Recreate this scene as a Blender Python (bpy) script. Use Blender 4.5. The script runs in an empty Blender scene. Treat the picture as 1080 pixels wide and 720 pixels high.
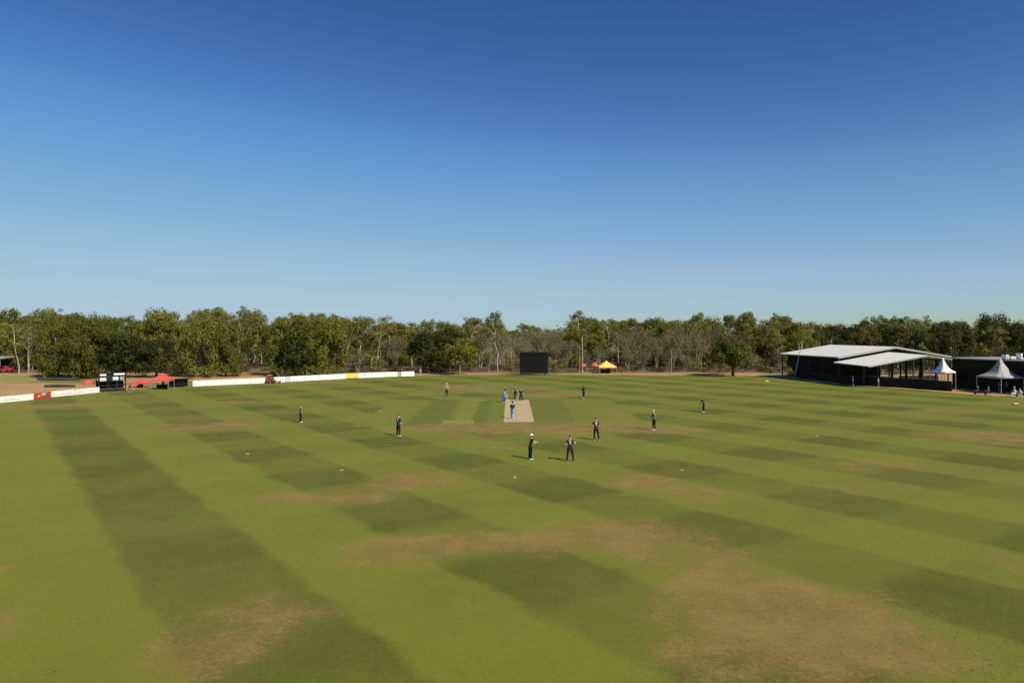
import bpy, bmesh, math, random
import numpy as np
from mathutils import Vector, Matrix, Euler
R = math.radians
# ------------------------------------------------------------------ camera, sky, sun, exposure
scn = bpy.context.scene
COL = scn.collection
H, F, YH = 9.1, 740.0, 350.0            # eye height, focal length in photo pixels, horizon row
cam = bpy.data.cameras.new('camera'); camo = bpy.data.objects.new('camera', cam); COL.objects.link(camo)
camo.location = (0, 0, H); camo.rotation_euler = (R(90), 0, 0)
cam.sensor_width = 36; cam.lens = 36 * F / 1080; cam.shift_y = -10 / 1080
cam.clip_start = 0.1; cam.clip_end = 6000
scn.camera = camo
SUN_EL, SUN_AZ = 41.0, 136.0            # azimuth clockwise from +Y
w = bpy.data.worlds.new('World'); scn.world = w; w.use_nodes = True
nt = w.node_tree; bg = nt.nodes['Background']
sky = nt.nodes.new('ShaderNodeTexSky'); sky.sky_type = 'NISHITA'; sky.sun_disc = False
sky.sun_elevation = R(SUN_EL); sky.sun_rotation = R(SUN_AZ)
sky.altitude = 0; sky.air_density = 1.0; sky.dust_density = 0.1; sky.ozone_density = 3.6
gm = nt.nodes.new('ShaderNodeHueSaturation'); gm.inputs['Saturation'].default_value = 1.28
# film-like response of the sky colours (per channel), before the strength
def vm(op, src, k):
    n = nt.nodes.new('ShaderNodeVectorMath'); n.operation = op; nt.links.new(src, n.inputs[0]); n.inputs['Scale'].default_value = k; return n.outputs[0]
cv = nt.nodes.new('ShaderNodeRGBCurve')
for ch, pts_ in enumerate((((.036, .036), (.117, .150), (.30, .30), (.50, .365)), ((.138, .112), (.30, .345), (.50, .475), (.68, .54)), ((.33, .305), (.56, .63), (.665, .66)))):
    c_ = cv.mapping.curves[ch]
    for x_, y_ in pts_: c_.points.new(x_, y_)
    c_.points[len(c_.points) - 1].location = (1, (.44, .565, .71)[ch])
cv.mapping.update()
nt.links.new(sky.outputs[0], gm.inputs['Color']); nt.links.new(vm('SCALE', gm.outputs[0], .092), cv.inputs['Color'])
nt.links.new(vm('SCALE', cv.outputs[0], 1 / .092), bg.inputs[0]); bg.inputs[1].default_value = 0.092
sl = bpy.data.lights.new('sun', 'SUN'); so = bpy.data.objects.new('sun', sl); COL.objects.link(so)
sl.energy = 5.0; sl.angle = R(0.5); sl.color = (1.0, 0.91, 0.74)
sd = Vector((math.sin(R(SUN_AZ)) * math.cos(R(SUN_EL)), math.cos(R(SUN_AZ)) * math.cos(R(SUN_EL)), math.sin(R(SUN_EL))))
so.rotation_euler = sd.to_track_quat('Z', 'Y').to_euler(); so.location = sd * 200
vs = scn.view_settings; vs.view_transform = 'Standard'; vs.look = 'None'; vs.exposure = 0.0; vs.gamma = 1
vs.use_curve_mapping = False

def P(px, py, z=0.0):
    Y = (H - z) * F / (py - YH)
    return Vector(((px - 540) * Y / F, Y, z))
def XY(px, Y): return (px - 540) * Y / F
def ZY(py, Y): return H - (py - YH) * Y / F

# ------------------------------------------------------------------ materials
def newmat(name):
    m = bpy.data.materials.new(name); m.use_nodes = True
    return m, m.node_tree, m.node_tree.nodes['Principled BSDF']
def N(t, kind, **kw):
    n = t.nodes.new(kind)
    for k, v in kw.items(): setattr(n, k, v)
    return n
def mat(name, c, rough=0.7, metal=0.0, var=0.12, scale=3.0, bump=0.0, spec=0.3):
    m, t, b = newmat(name)
    b.inputs['Roughness'].default_value = rough; b.inputs['Metallic'].default_value = metal
    b.inputs['Specular IOR Level'].default_value = spec
    tc = N(t, 'ShaderNodeTexCoord'); no = N(t, 'ShaderNodeTexNoise'); no.inputs['Scale'].default_value = scale
    no.inputs['Detail'].default_value = 5
    t.links.new(tc.outputs['Object'], no.inputs['Vector'])
    mx = N(t, 'ShaderNodeMix', data_type='RGBA')
    mx.inputs[6].default_value = tuple(x * (1 - var) for x in c) + (1,)
    mx.inputs[7].default_value = tuple(min(1, x * (1 + var)) for x in c) + (1,)
    t.links.new(no.outputs['Fac'], mx.inputs[0]); t.links.new(mx.outputs[2], b.inputs['Base Color'])
    if bump:
        bp = N(t, 'ShaderNodeBump'); bp.inputs['Strength'].default_value = bump
        t.links.new(no.outputs['Fac'], bp.inputs['Height']); t.links.new(bp.outputs[0], b.inputs['Normal'])
    return m
def foliage_mat(name, c1, c2, c3):
    m, t, b = newmat(name)
    at = N(t, 'ShaderNodeAttribute', attribute_name='tone'); oi = N(t, 'ShaderNodeObjectInfo')
    ad = N(t, 'ShaderNodeMath', operation='MULTIPLY_ADD'); ad.inputs[1].default_value = 0.55
    t.links.new(oi.outputs['Random'], ad.inputs[0])
    ml = N(t, 'ShaderNodeMath', operation='MULTIPLY'); ml.inputs[1].default_value = 0.55
    t.links.new(at.outputs['Fac'], ml.inputs[0]); t.links.new(ml.outputs[0], ad.inputs[2])
    cr = N(t, 'ShaderNodeValToRGB'); e = cr.color_ramp.elements
    e[0].position = 0.05; e[0].color = c1 + (1,); e[1].position = 0.95; e[1].color = c3 + (1,)
    k = e.new(0.5); k.color = c2 + (1,)
    t.links.new(ad.outputs[0], cr.inputs[0]); t.links.new(cr.outputs[0], b.inputs['Base Color'])
    b.inputs['Roughness'].default_value = 0.7; b.inputs['Specular IOR Level'].default_value = 0.08
    tr = N(t, 'ShaderNodeBsdfTranslucent'); t.links.new(cr.outputs[0], tr.inputs[0])
    ms = N(t, 'ShaderNodeMixShader'); ms.inputs[0].default_value = 0.36
    t.links.new(b.outputs[0], ms.inputs[1]); t.links.new(tr.outputs[0], ms.inputs[2])
    t.links.new(ms.outputs[0], t.nodes['Material Output'].inputs[0])
    return m
M = {}
M['gum'] = foliage_mat('gum_leaves', (.130, .126, .027), (.200, .194, .040), (.285, .268, .062))
M['dense'] = foliage_mat('dense_leaves', (.095, .102, .020), (.148, .156, .028), (.220, .225, .040))
M['dark'] = foliage_mat('dark_leaves', (.030, .034, .012), (.048, .054, .016), (.080, .085, .024))
M['lime'] = foliage_mat('lime_leaves', (.13, .14, .022), (.21, .21, .035), (.29, .28, .05))
M['dry'] = foliage_mat('dry_leaves', (.13, .110, .052), (.19, .165, .08), (.24, .22, .11))
M['dryred'] = foliage_mat('red_litter', (.07, .048, .028), (.12, .085, .050), (.18, .135, .075))
M['brown_olive'] = foliage_mat('brownish_olive_leaves', (.048, .046, .014), (.088, .082, .022), (.150, .135, .038))  # darker, browner olive leaf tone for most trees on the right
M['thicket'] = foliage_mat('thicket_leaves', (.085, .078, .034), (.140, .125, .060), (.175, .160, .075))
M['bark_pale'] = mat('pale_bark', (.44, .37, .27), .85, var=.3, scale=4)
M['bark'] = mat('brown_bark', (.24, .21, .125), .9, var=.3, scale=4)
M['bark_dark'] = mat('dark_bark', (.06, .05, .035), .9, var=.3, scale=4)
M['white'] = mat('white_paint', (.80, .80, .78), .5, var=.03)
M['board'] = mat('board_white', (.82, .81, .77), .45, var=.04, scale=.8)
M['red'] = mat('red_vinyl', (.52, .055, .045), .5, var=.08)
M['redcanvas'] = mat('red_canvas', (.62, .10, .075), .7, var=.08)
M['yellow'] = mat('yellow_vinyl', (.85, .62, .13), .6, var=.05)
M['blue'] = mat('blue_print', (.05, .17, .55), .5, var=.05)
M['greymark'] = mat('grey_print', (.40, .43, .46), .5, var=.05)
M['black'] = mat('black_paint', (.018, .018, .018), .6, var=.2)
M['screen'] = mat('black_mesh_cloth', (.010, .011, .009), .8, var=.35, scale=.9, spec=.1)
M['darkmetal'] = mat('dark_metal', (.05, .05, .05), .5, .6, var=.2)
M['steel'] = mat('galvanised_steel', (.42, .42, .41), .45, .5, var=.1)
M['wood'] = mat('pole_timber', (.30, .235, .16), .85, var=.25, scale=6)
M['palewood'] = mat('willow', (.55, .42, .24), .6, var=.1, scale=8)
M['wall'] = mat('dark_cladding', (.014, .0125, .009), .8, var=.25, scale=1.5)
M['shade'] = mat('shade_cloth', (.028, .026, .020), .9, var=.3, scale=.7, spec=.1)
M['canvas'] = mat('white_canvas', (.72, .71, .66), .7, var=.05)
M['canvas_grey'] = mat('shaded_canvas', (.40, .40, .37), .8, var=.08)  # white canvas greyed all over, its shaded look put into the colour
M['canvas_blue'] = mat('blue_canvas', (.06, .20, .60), .7, var=.05)
M['concrete'] = mat('concrete', (.33, .30, .25), .85, var=.15)
M['rubber'] = mat('rubber', (.02, .02, .02), .8)
M['trim'] = mat('fascia_grey', (.33, .33, .31), .6)
M['glass'] = mat('dark_window', (.008, .008, .008), .5, spec=.1)

def roof_mat():
    m, t, b = newmat('corrugated_roof')
    tc = N(t, 'ShaderNodeTexCoord'); wv = N(t, 'ShaderNodeTexWave'); wv.inputs['Scale'].default_value = 1.6
    wv.bands_direction = 'X'
    t.links.new(tc.outputs['Object'], wv.inputs['Vector'])
    no = N(t, 'ShaderNodeTexNoise'); no.inputs['Scale'].default_value = .35; no.inputs['Detail'].default_value = 4
    t.links.new(tc.outputs['Object'], no.inputs['Vector'])
    mx = N(t, 'ShaderNodeMix', data_type='RGBA'); mx.inputs[6].default_value = (.78, .74, .64, 1); mx.inputs[7].default_value = (.86, .83, .73, 1)
    t.links.new(no.outputs['Fac'], mx.inputs[0]); t.links.new(mx.outputs[2], b.inputs['Base Color'])
    bp = N(t, 'ShaderNodeBump'); bp.inputs['Strength'].default_value = .15; bp.inputs['Distance'].default_value = .03
    t.links.new(wv.outputs['Fac'], bp.inputs['Height']); t.links.new(bp.outputs[0], b.inputs['Normal'])
    b.inputs['Roughness'].default_value = .5
    return m
M['roof'] = roof_mat()

# ------------------------------------------------------------------ mesh helpers
def link(name, me, m=None, parent=None):
    o = bpy.data.objects.new(name, me); COL.objects.link(o)
    if m is not None:
        for x in (m if isinstance(m, (list, tuple)) else [m]): me.materials.append(x)
    if parent is not None: o.parent = parent
    return o
def obj(name, bm, m=None, parent=None, smooth=False):
    me = bpy.data.meshes.new(name); bm.normal_update(); bm.to_mesh(me); bm.free()
    if smooth:
        me.polygons.foreach_set('use_smooth', [True] * len(me.polygons))
    return link(name, me, m, parent)
def tag(o, label, cat, group=None):
    o['label'] = label; o['category'] = cat
    if group: o['group'] = group
    return o
def thing(name, label, cat, loc=(0, 0, 0), rz=0, group=None):
    o = bpy.data.objects.new(name, None); o.empty_display_size = .3; COL.objects.link(o)
    o.location = loc; o.rotation_euler = (0, 0, rz)
    return tag(o, label, cat, group)
def structure(o): o['kind'] = 'structure'; return o
def box(bm, c, s, rz=0, bev=0.0, rot=None):
    mt = Matrix.Translation(c) @ (rot.to_matrix().to_4x4() if rot else Matrix.Rotation(rz, 4, 'Z')) @ Matrix.Diagonal((s[0], s[1], s[2], 1))
    r = bmesh.ops.create_cube(bm, size=1, matrix=mt)
    if bev:
        vs_ = r['verts']; ed = list({e for v in vs_ for e in v.link_edges})
        bmesh.ops.bevel(bm, geom=ed, offset=bev, segments=1, affect='EDGES')
def tube(bm, pts, rad, seg=8, flat=1.0, side=None):
    """tapered tube with rounded ends; flat squeezes it along the second axis"""
    pts = [Vector(p) for p in pts]
    if not isinstance(rad, (list, tuple)): rad = [rad] * len(pts)
    rings = []; n = len(pts); ref = Vector(side) if side else None; prev = None
    for i, p in enumerate(pts):
        d = (pts[min(i + 1, n - 1)] - pts[max(i - 1, 0)]).normalized()
        a = ref if ref is not None else (prev if prev is not None else (Vector((1, 0, 0)) if abs(d.x) < .8 else Vector((0, 1, 0))))
        u = (a - d * a.dot(d)).normalized(); v = d.cross(u); prev = u
        rings.append([bm.verts.new(p + u * (math.cos(2 * math.pi * k / seg) * rad[i]) + v * (math.sin(2 * math.pi * k / seg) * rad[i] * flat)) for k in range(seg)])
    for a, b in zip(rings[:-1], rings[1:]):
        for k in range(seg): bm.faces.new((a[k], a[(k + 1) % seg], b[(k + 1) % seg], b[k]))
    for r_, p, q, rr in ((rings[0], pts[0], pts[1], rad[0]), (rings[-1], pts[-1], pts[-2], rad[-1])):
        c = bm.verts.new(p + (p - q).normalized() * rr * .5)
        for k in range(seg): bm.faces.new((r_[k], r_[(k + 1) % seg], c))
def ball(bm, c, r, seg=12, rot=None):
    rr = r if isinstance(r, (tuple, list)) else (r, r, r)
    mt = Matrix.Translation(c) @ (rot if rot else Matrix()) @ Matrix.Diagonal((rr[0], rr[1], rr[2], 1))
    bmesh.ops.create_uvsphere(bm, u_segments=seg, v_segments=max(6, seg // 2 + 2), radius=1, matrix=mt)
def poly(bm, pts, th=None):
    vs_ = [bm.verts.new(p) for p in pts]; f = bm.faces.new(vs_)
    if th:
        r = bmesh.ops.extrude_face_region(bm, geom=[f])
        n = f.normal if f.normal.length else Vector((0, 0, 1)); f.normal_update(); n = f.normal
        bmesh.ops.translate(bm, verts=[x for x in r['geom'] if isinstance(x, bmesh.types.BMVert)], vec=n * th)
        bmesh.ops.recalc_face_normals(bm, faces=bm.faces)

# ------------------------------------------------------------------ ground
def ramp(t, src, p0, c0, p1, c1):
    cr = N(t, 'ShaderNodeValToRGB'); e = cr.color_ramp.elements
    e[0].position = p0; e[0].color = c0; e[1].position = p1; e[1].color = c1
    t.links.new(src, cr.inputs[0]); return cr.outputs[0]
def noise(t, vec, scale, detail=4, rough=.55, dist=0):
    n = N(t, 'ShaderNodeTexNoise'); n.inputs['Scale'].default_value = scale; n.inputs['Detail'].default_value = detail
    n.inputs['Roughness'].default_value = rough; n.inputs['Distortion'].default_value = dist
    t.links.new(vec, n.inputs['Vector']); return n.outputs['Fac']
def math_(t, op, a, b=None, c=None, clamp=False):
    n = N(t, 'ShaderNodeMath', operation=op); n.use_clamp = clamp
    for i, x in enumerate((a, b, c)):
        if x is None: continue
        if isinstance(x, (int, float)): n.inputs[i].default_value = x
        else: t.links.new(x, n.inputs[i])
    return n.outputs[0]
def mixc(t, f, a, b):
    n = N(t, 'ShaderNodeMix', data_type='RGBA')
    if isinstance(f, (int, float)): n.inputs[0].default_value = f
    else: t.links.new(f, n.inputs[0])
    for i, x in ((6, a), (7, b)):
        if isinstance(x, tuple): n.inputs[i].default_value = x + (1,)
        else: t.links.new(x, n.inputs[i])
    return n.outputs[2]
def smooth(t, x, lo, hi):
    n = N(t, 'ShaderNodeMapRange', interpolation_type='SMOOTHSTEP')
    t.links.new(x, n.inputs[0]); n.inputs[1].default_value = lo; n.inputs[2].default_value = hi
    return n.outputs[0]

def soil_mat():
    m, t, b = newmat('dry_soil_and_grass')
    g = N(t, 'ShaderNodeNewGeometry').outputs['Position']
    n1 = noise(t, g, .09, 6, .6); n2 = noise(t, g, 1.3, 5, .6); n3 = noise(t, g, .05, 3, .5, .6)
    c = mixc(t, smooth(t, n1, .40, .60), (.46, .33, .15), (.48, .26, .12))
    c = mixc(t, smooth(t, n3, .50, .62), c, (.20, .18, .065))
    c = mixc(t, math_(t, 'MULTIPLY', smooth(t, n2, .45, .7), .5), c, (.13, .095, .05))
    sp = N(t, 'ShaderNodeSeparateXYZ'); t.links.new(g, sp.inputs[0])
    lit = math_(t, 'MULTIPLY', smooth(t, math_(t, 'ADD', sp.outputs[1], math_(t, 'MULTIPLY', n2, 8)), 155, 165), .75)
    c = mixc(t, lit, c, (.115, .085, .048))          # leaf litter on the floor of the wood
    t.links.new(c, b.inputs['Base Color']); b.inputs['Roughness'].default_value = .95
    b.inputs['Specular IOR Level'].default_value = .1
    return m
bm = bmesh.new()
bmesh.ops.create_circle(bm, cap_ends=True, segments=64, radius=3500, matrix=Matrix.Translation((0, 100, 0)))
g = structure(obj('ground', bm, soil_mat()))

# the oval outfield, edge points read off in metres
EDGE = [(0, -14), (-30, -8), (-52, 14), (-64, 45), (-67.5, 72), (-67, 91), (-62.6, 105.5), (-53.6, 117), (-43.6, 125), (-32.5, 137.6), (-20.2, 145.4),
        (-8, 148), (6, 149), (22, 148.5), (38, 147), (50, 144.5), (54.8, 139), (57.0, 124.5), (62.6, 113), (67.3, 101), (71, 96.5), (76, 80), (75, 55), (62, 20), (34, -8)]
def catmull(pts, n):
    out = []
    for i in range(len(pts)):
        p0, p1, p2, p3 = [Vector(pts[(i + k) % len(pts)]) for k in (-1, 0, 1, 2)]
        for j in range(n):
            s = j / n
            out.append(.5 * ((2 * p1) + (p2 - p0) * s + (2 * p0 - 5 * p1 + 4 * p2 - p3) * s * s + (3 * p1 - p0 - 3 * p2 + p3) * s ** 3))
    return out
edge = catmull(EDGE, 14)
# dry patches: photo column, row, half width, half height, strength -> ellipses in metres
PATCH = [(840, 660, 120, 42, 1.0), (790, 625, 60, 26, .7), (720, 700, 60, 22, .45), (930, 690, 70, 25, .5), (650, 563, 80, 17, .85), (745, 590, 60, 18, .5),
         (455, 573, 90, 11, .72), (400, 588, 50, 10, .6), (535, 572, 70, 10, .4), (432, 507, 38, 7, 1.0), (378, 524, 40, 8, .55), (300, 524, 24, 5, .95),
         (345, 528, 30, 7, .35), (680, 508, 42, 7, .85), (740, 521, 34, 7, .6), (270, 655, 70, 34, .62), (215, 695, 50, 26, .6), (180, 700, 40, 16, .3),
         (-5, 660, 24, 20, .9), (-2, 598, 20, 9, .6), (235, 449, 48, 5, .7), (165, 450, 40, 4, .45), (35, 447, 30, 4, .5), (245, 424, 30, 2.4, .7),
         (560, 452, 80, 5, .95), (640, 449, 40, 4, .7), (490, 449, 60, 4, .45), (700, 453, 42, 3.2, .8), (650, 437, 20, 8, .5), (500, 407.5, 36, 1.7, .95),
         (475, 412, 50, 3, .5), (585, 416, 34, 2.4, .85), (545, 411, 40, 3, .4), (625, 416, 30, 2, .5), (1000, 434, 40, 2.4, .7), (1030, 459, 70, 5, .8),
         (1075, 468, 40, 6, .55), (930, 490, 75, 9, .55), (905, 515, 50, 9, .45), (60, 428, 70, 3.2, .75), (140, 420, 50, 2.5, .5), (320, 404, 60, 1.4, .8),
         (1085, 600, 24, 22, .7), (985, 560, 40, 8, .25), (800, 520, 60, 6, .25), (1070, 425, 26, 2.6, .7), (230, 440, 120, 3, .3), (420, 452, 30, 2.5, .5),
         (830, 403, 60, 1.5, .5), (690, 463, 60, 3, .3), (590, 478, 40, 4, .3), (530, 470, 24, 4, .3), (880, 640, 60, 14, .4)]
WP = []
for px, py, rx, ry, s in PATCH:
    c = P(px, py); k = H / (py - YH)
    WP.append((c.x, c.y, rx * k, max(.8, ry * c.y / (py - YH)), s))
WPa = np.array(WP)
def dryness(x, y):
    d = ((x[:, None] - WPa[:, 0]) / (WPa[:, 2] * 1.25)) ** 2 + ((y[:, None] - WPa[:, 1]) / (WPa[:, 3] * 1.25)) ** 2
    return 1 - np.prod(1 - WPa[:, 4] * np.exp(-d * 1.1), axis=1)
def grass_mat(square=False):
    m, t, b = newmat('mown_square_grass' if square else 'mown_grass')
    gp = N(t, 'ShaderNodeNewGeometry').outputs['Position']
    sp = N(t, 'ShaderNodeSeparateXYZ'); t.links.new(gp, sp.inputs[0]); X, Y = sp.outputs[0], sp.outputs[1]
    wob = math_(t, 'MULTIPLY', math_(t, 'SUBTRACT', noise(t, gp, .35, 3), .5), 1.6)
    u = math_(t, 'ADD', math_(t, 'MULTIPLY_ADD', Y, .745, X), wob)
    v = math_(t, 'ADD', math_(t, 'MULTIPLY_ADD', X, -.70, Y), wob)
    def stripes(x, centre, period, soft):
        a = math_(t, 'COSINE', math_(t, 'MULTIPLY', math_(t, 'SUBTRACT', x, centre), 2 * math.pi / period))
        return smooth(t, a, -soft, soft)
    A = stripes(u, 8.4, 12.4, .24); B = stripes(v, 25.8, 13.2, .38)
    big = noise(t, gp, .045, 3, .5)
    nm = noise(t, gp, .5, 6, .65); nf = noise(t, gp, 5.0, 6, .7); nb = noise(t, gp, 1.7, 4, .6)
    ff = noise(t, gp, 16, 4, .75)
    if not square:
        westw = smooth(t, u, 17, 12); B = math_(t, 'MULTIPLY', B, math_(t, 'MULTIPLY_ADD', westw, -.55, 1)); AB = math_(t, 'MULTIPLY', A, B)
        dark = math_(t, 'ADD', math_(t, 'MULTIPLY_ADD', A, .40, math_(t, 'MULTIPLY', B, .17)), math_(t, 'MULTIPLY', AB, .18))
        dark = math_(t, 'ADD', dark, math_(t, 'MULTIPLY', math_(t, 'MULTIPLY', A, westw), .20))
        dark = math_(t, 'MULTIPLY', dark, math_(t, 'MULTIPLY_ADD', big, .9, .55))
        light, drk = (.152, .172, .019), (.056, .067, .007)
    else:
        xm = N(t, 'ShaderNodeMapRange'); t.links.new(math_(t, 'ADD', X, math_(t, 'MULTIPLY', wob, .5)), xm.inputs[0]); xm.inputs[1].default_value = -13; xm.inputs[2].default_value = 13
        cr = N(t, 'ShaderNodeValToRGB'); e = cr.color_ramp.elements
        e[0].position = 0; e[0].color = (.3, .3, .3, 1); e[1].position = 1; e[1].color = (.35, .35, .35, 1)
        for x_, v_ in ((-11, .35), (-10.2, .95), (-7.0, .9), (-6.4, .45), (-5.8, .05), (-4.3, .05), (-4.0, .9), (-2.8, .85), (-2.5, .5), (-1, .5), (2.4, .8), (6.2, .8), (6.8, .45), (10, .4)):
            k_ = e.new((x_ + 13) / 26); k_.color = (v_, v_, v_, 1)
        t.links.new(xm.outputs[0], cr.inputs[0]); dark = math_(t, 'MULTIPLY', cr.outputs[0], .8)
        light, drk = (.172, .188, .022), (.070, .092, .010)
    dark = math_(t, 'ADD', dark, math_(t, 'MULTIPLY', math_(t, 'SUBTRACT', nm, .5), .75))
    dark = math_(t, 'ADD', dark, math_(t, 'MULTIPLY', math_(t, 'SUBTRACT', nf, .5), .85), clamp=True)
    c = mixc(t, dark, light, drk)
    c = mixc(t, math_(t, 'MULTIPLY', smooth(t, noise(t, gp, .11, 4, .6), .42, .72), .35), c, (.185, .145, .028))
    # worn dry turf
    at = N(t, 'ShaderNodeAttribute', attribute_name='dry').outputs['Fac']
    x = math_(t, 'ADD', at, math_(t, 'MULTIPLY', math_(t, 'SUBTRACT', nm, .5), 1.15))
    x = math_(t, 'ADD', x, math_(t, 'MULTIPLY', math_(t, 'SUBTRACT', nb, .5), .22))
    x = math_(t, 'ADD', x, math_(t, 'MULTIPLY', math_(t, 'SUBTRACT', nf, .5), 1.0))
    k = math_(t, 'MULTIPLY', smooth(t, x, .20, .76), .90)
    brown = mixc(t, smooth(t, math_(t, 'MULTIPLY_ADD', nf, .4, math_(t, 'MULTIPLY', nm, .6)), .36, .64), (.172, .114, .028), (.265, .180, .056))
    c = mixc(t, k, c, brown)
    fv = math_(t, 'MULTIPLY_ADD', ff, 1.0, .50)
    cm = N(t, 'ShaderNodeMix', data_type='RGBA', blend_type='MULTIPLY'); cm.inputs[0].default_value = 1
    t.links.new(c, cm.inputs[6]); cc = N(t, 'ShaderNodeCombineColor')
    for i in range(3): t.links.new(fv, cc.inputs[i])
    t.links.new(cc.outputs[0], cm.inputs[7])
    t.links.new(cm.outputs[2], b.inputs['Base Color'])
    b.inputs['Roughness'].default_value = .9; b.inputs['Specular IOR Level'].default_value = .03
    b.inputs['Sheen Weight'].default_value = .10; b.inputs['Sheen Roughness'].default_value = .6; b.inputs['Sheen Tint'].default_value = (.95, .88, .35, 1)
    hh = math_(t, 'ADD', math_(t, 'MULTIPLY', nf, .5), math_(t, 'MULTIPLY', ff, .5))
    bp = N(t, 'ShaderNodeBump'); bp.inputs['Strength'].default_value = .35; bp.inputs['Distance'].default_value = .06
    t.links.new(hh, bp.inputs['Height']); t.links.new(bp.outputs[0], b.inputs['Normal'])
    return m
def sheet(name, ring, rings, z, m, centre):
    n = len(ring); c = Vector(centre); vs_ = [(c.x, c.y, z)]; fs = []
    for r_ in range(1, rings + 1):
        for p in ring:
            q = c.lerp(p, r_ / rings); vs_.append((q.x, q.y, z))
    for k in range(n): fs.append((0, 1 + k, 1 + (k + 1) % n))
    for r_ in range(1, rings):
        a, b_ = 1 + (r_ - 1) * n, 1 + r_ * n
        for k in range(n): fs.append((a + k, b_ + k, b_ + (k + 1) % n, a + (k + 1) % n))
    me = bpy.data.meshes.new(name); me.from_pydata(vs_, [], fs)
    a = np.array(vs_); d = dryness(a[:, 0], a[:, 1])
    at = me.attributes.new('dry', 'FLOAT', 'POINT'); at.data.foreach_set('value', d.astype(np.float32))
    me.update()
    if me.polygons[0].normal.z < 0: me.flip_normals()
    return structure(link(name, me, m))
sheet('grass_field', [Vector((p.x, p.y)) for p in edge], 130, .008, grass_mat(), (0, 66))
sq = [Vector(p) for p in ((-15.5, 67.5), (13.2, 67.5), (13.2, 94.0), (-15.5, 94.0))]
ring = []
for i in range(4):
    for k in range(24): ring.append(sq[i].lerp(sq[(i + 1) % 4], k / 24))
# standing tufts that break up the near turf
rg0 = np.random.default_rng(12); n_ = 90000
Yt = 14 / (1 - rg0.uniform(0, 1, n_) * (1 - 14 / 75)); Xt = rg0.uniform(-1, 1, n_) * (Yt * .85 + 3)
keep = (np.abs(Xt) < 60); Xt, Yt = Xt[keep], Yt[keep]; n_ = len(Xt)
an = rg0.uniform(0, 6.28, n_); hw = rg0.uniform(.012, .045, n_); hh_ = rg0.uniform(.010, .024, n_); lx, ly = rg0.normal(size=(2, n_)) * .05
vt = np.zeros((n_, 3, 3)); vt[:, 0, 0] = Xt - np.cos(an) * hw; vt[:, 0, 1] = Yt - np.sin(an) * hw; vt[:, 1, 0] = Xt + np.cos(an) * hw; vt[:, 1, 1] = Yt + np.sin(an) * hw
vt[:, :2, 2] = .004; vt[:, 2, 0] = Xt + lx; vt[:, 2, 1] = Yt + ly; vt[:, 2, 2] = hh_
me = bpy.data.meshes.new('grass_tufts'); me.from_pydata(vt.reshape(-1, 3), [], np.arange(n_ * 3).reshape(-1, 3))
at = me.attributes.new('dry', 'FLOAT', 'POINT'); at.data.foreach_set('value', np.repeat(dryness(Xt, Yt), 3).astype(np.float32)); me.update()
o = link('grass_tufts', me, bpy.data.materials['mown_grass']); o['kind'] = 'stuff'; o['label'] = 'short uneven grass tufts over the near outfield'; o['category'] = 'grass'
sheet('grass_square', ring, 24, .012, grass_mat(True), (-1, 81))
def clay_mat():
    m, t, b = newmat('rolled_clay')
    gp = N(t, 'ShaderNodeNewGeometry').outputs['Position']
    c = mixc(t, noise(t, gp, .9, 5, .6), (.42, .31, .145), (.58, .45, .235))
    c = mixc(t, math_(t, 'MULTIPLY', smooth(t, noise(t, gp, 3, 4), .55, .7), .4), c, (.30, .21, .12))
    t.links.new(c, b.inputs['Base Color']); b.inputs['Roughness'].default_value = .9; return m
rv = random.Random(5); bm = bmesh.new(); pc = P(8, 399.5)
poly(bm, [pc + Vector((math.cos(a) * (17 + rv.uniform(-3, 3)) - 5, math.sin(a) * (11 + rv.uniform(-2, 2)), .004)) for a in np.linspace(0, 6.0, 26)])
structure(obj('grass_verge', bm, mat('verge_grass', (.27, .26, .065), .9, var=.35, scale=.5)))
bm = bmesh.new()
poly(bm, [(-.85, 70.9, .016), (2.25, 70.9, .016), (2.25, 94.2, .016), (-.85, 94.2, .016)])
structure(obj('cricket_pitch', bm, clay_mat()))
# painted creases and faint run-up marks
M['linepaint'] = mat('worn_white_line', (.50, .49, .38), .8, var=.3, scale=5)
bm = bmesh.new()
def flat(bm, x0, y0, x1, y1, z): poly(bm, [(x0, y0, z), (x1, y0, z), (x1, y1, z), (x0, y1, z)])
for yy, s in ((72.45, 1), (92.57, -1)):
    flat(bm, -.65, yy - .03, 2.05, yy + .03, .020)
    flat(bm, -1.1, yy + s * 1.22 - .03, 2.5, yy + s * 1.22 + .03, .020)
    for sx in (-.65, 1.99): flat(bm, sx, min(yy - s * 1.0, yy - .04 * s), sx + .06, max(yy - s * 1.0, yy - .04 * s), .020)
structure(obj('crease_lines', bm, M['linepaint']))
bm = bmesh.new()
for a, b_, y0, y1 in ((467, 500, 443.2, 446.5), (517, 541, 465.6, 466.4), (518, 541, 472.2, 473.2), (518, 529, 470.6, 471.4), (490, 512, 421.5, 422.5)):
    pts = [P(a, y1, .018), P(b_, y1, .018), P(b_, y0, .018), P(a, y0, .018)]
    poly(bm, pts)
structure(obj('worn_turf_marks', bm, mat('pale_turf', (.24, .225, .06), .95, var=.2, scale=2)))

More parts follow.
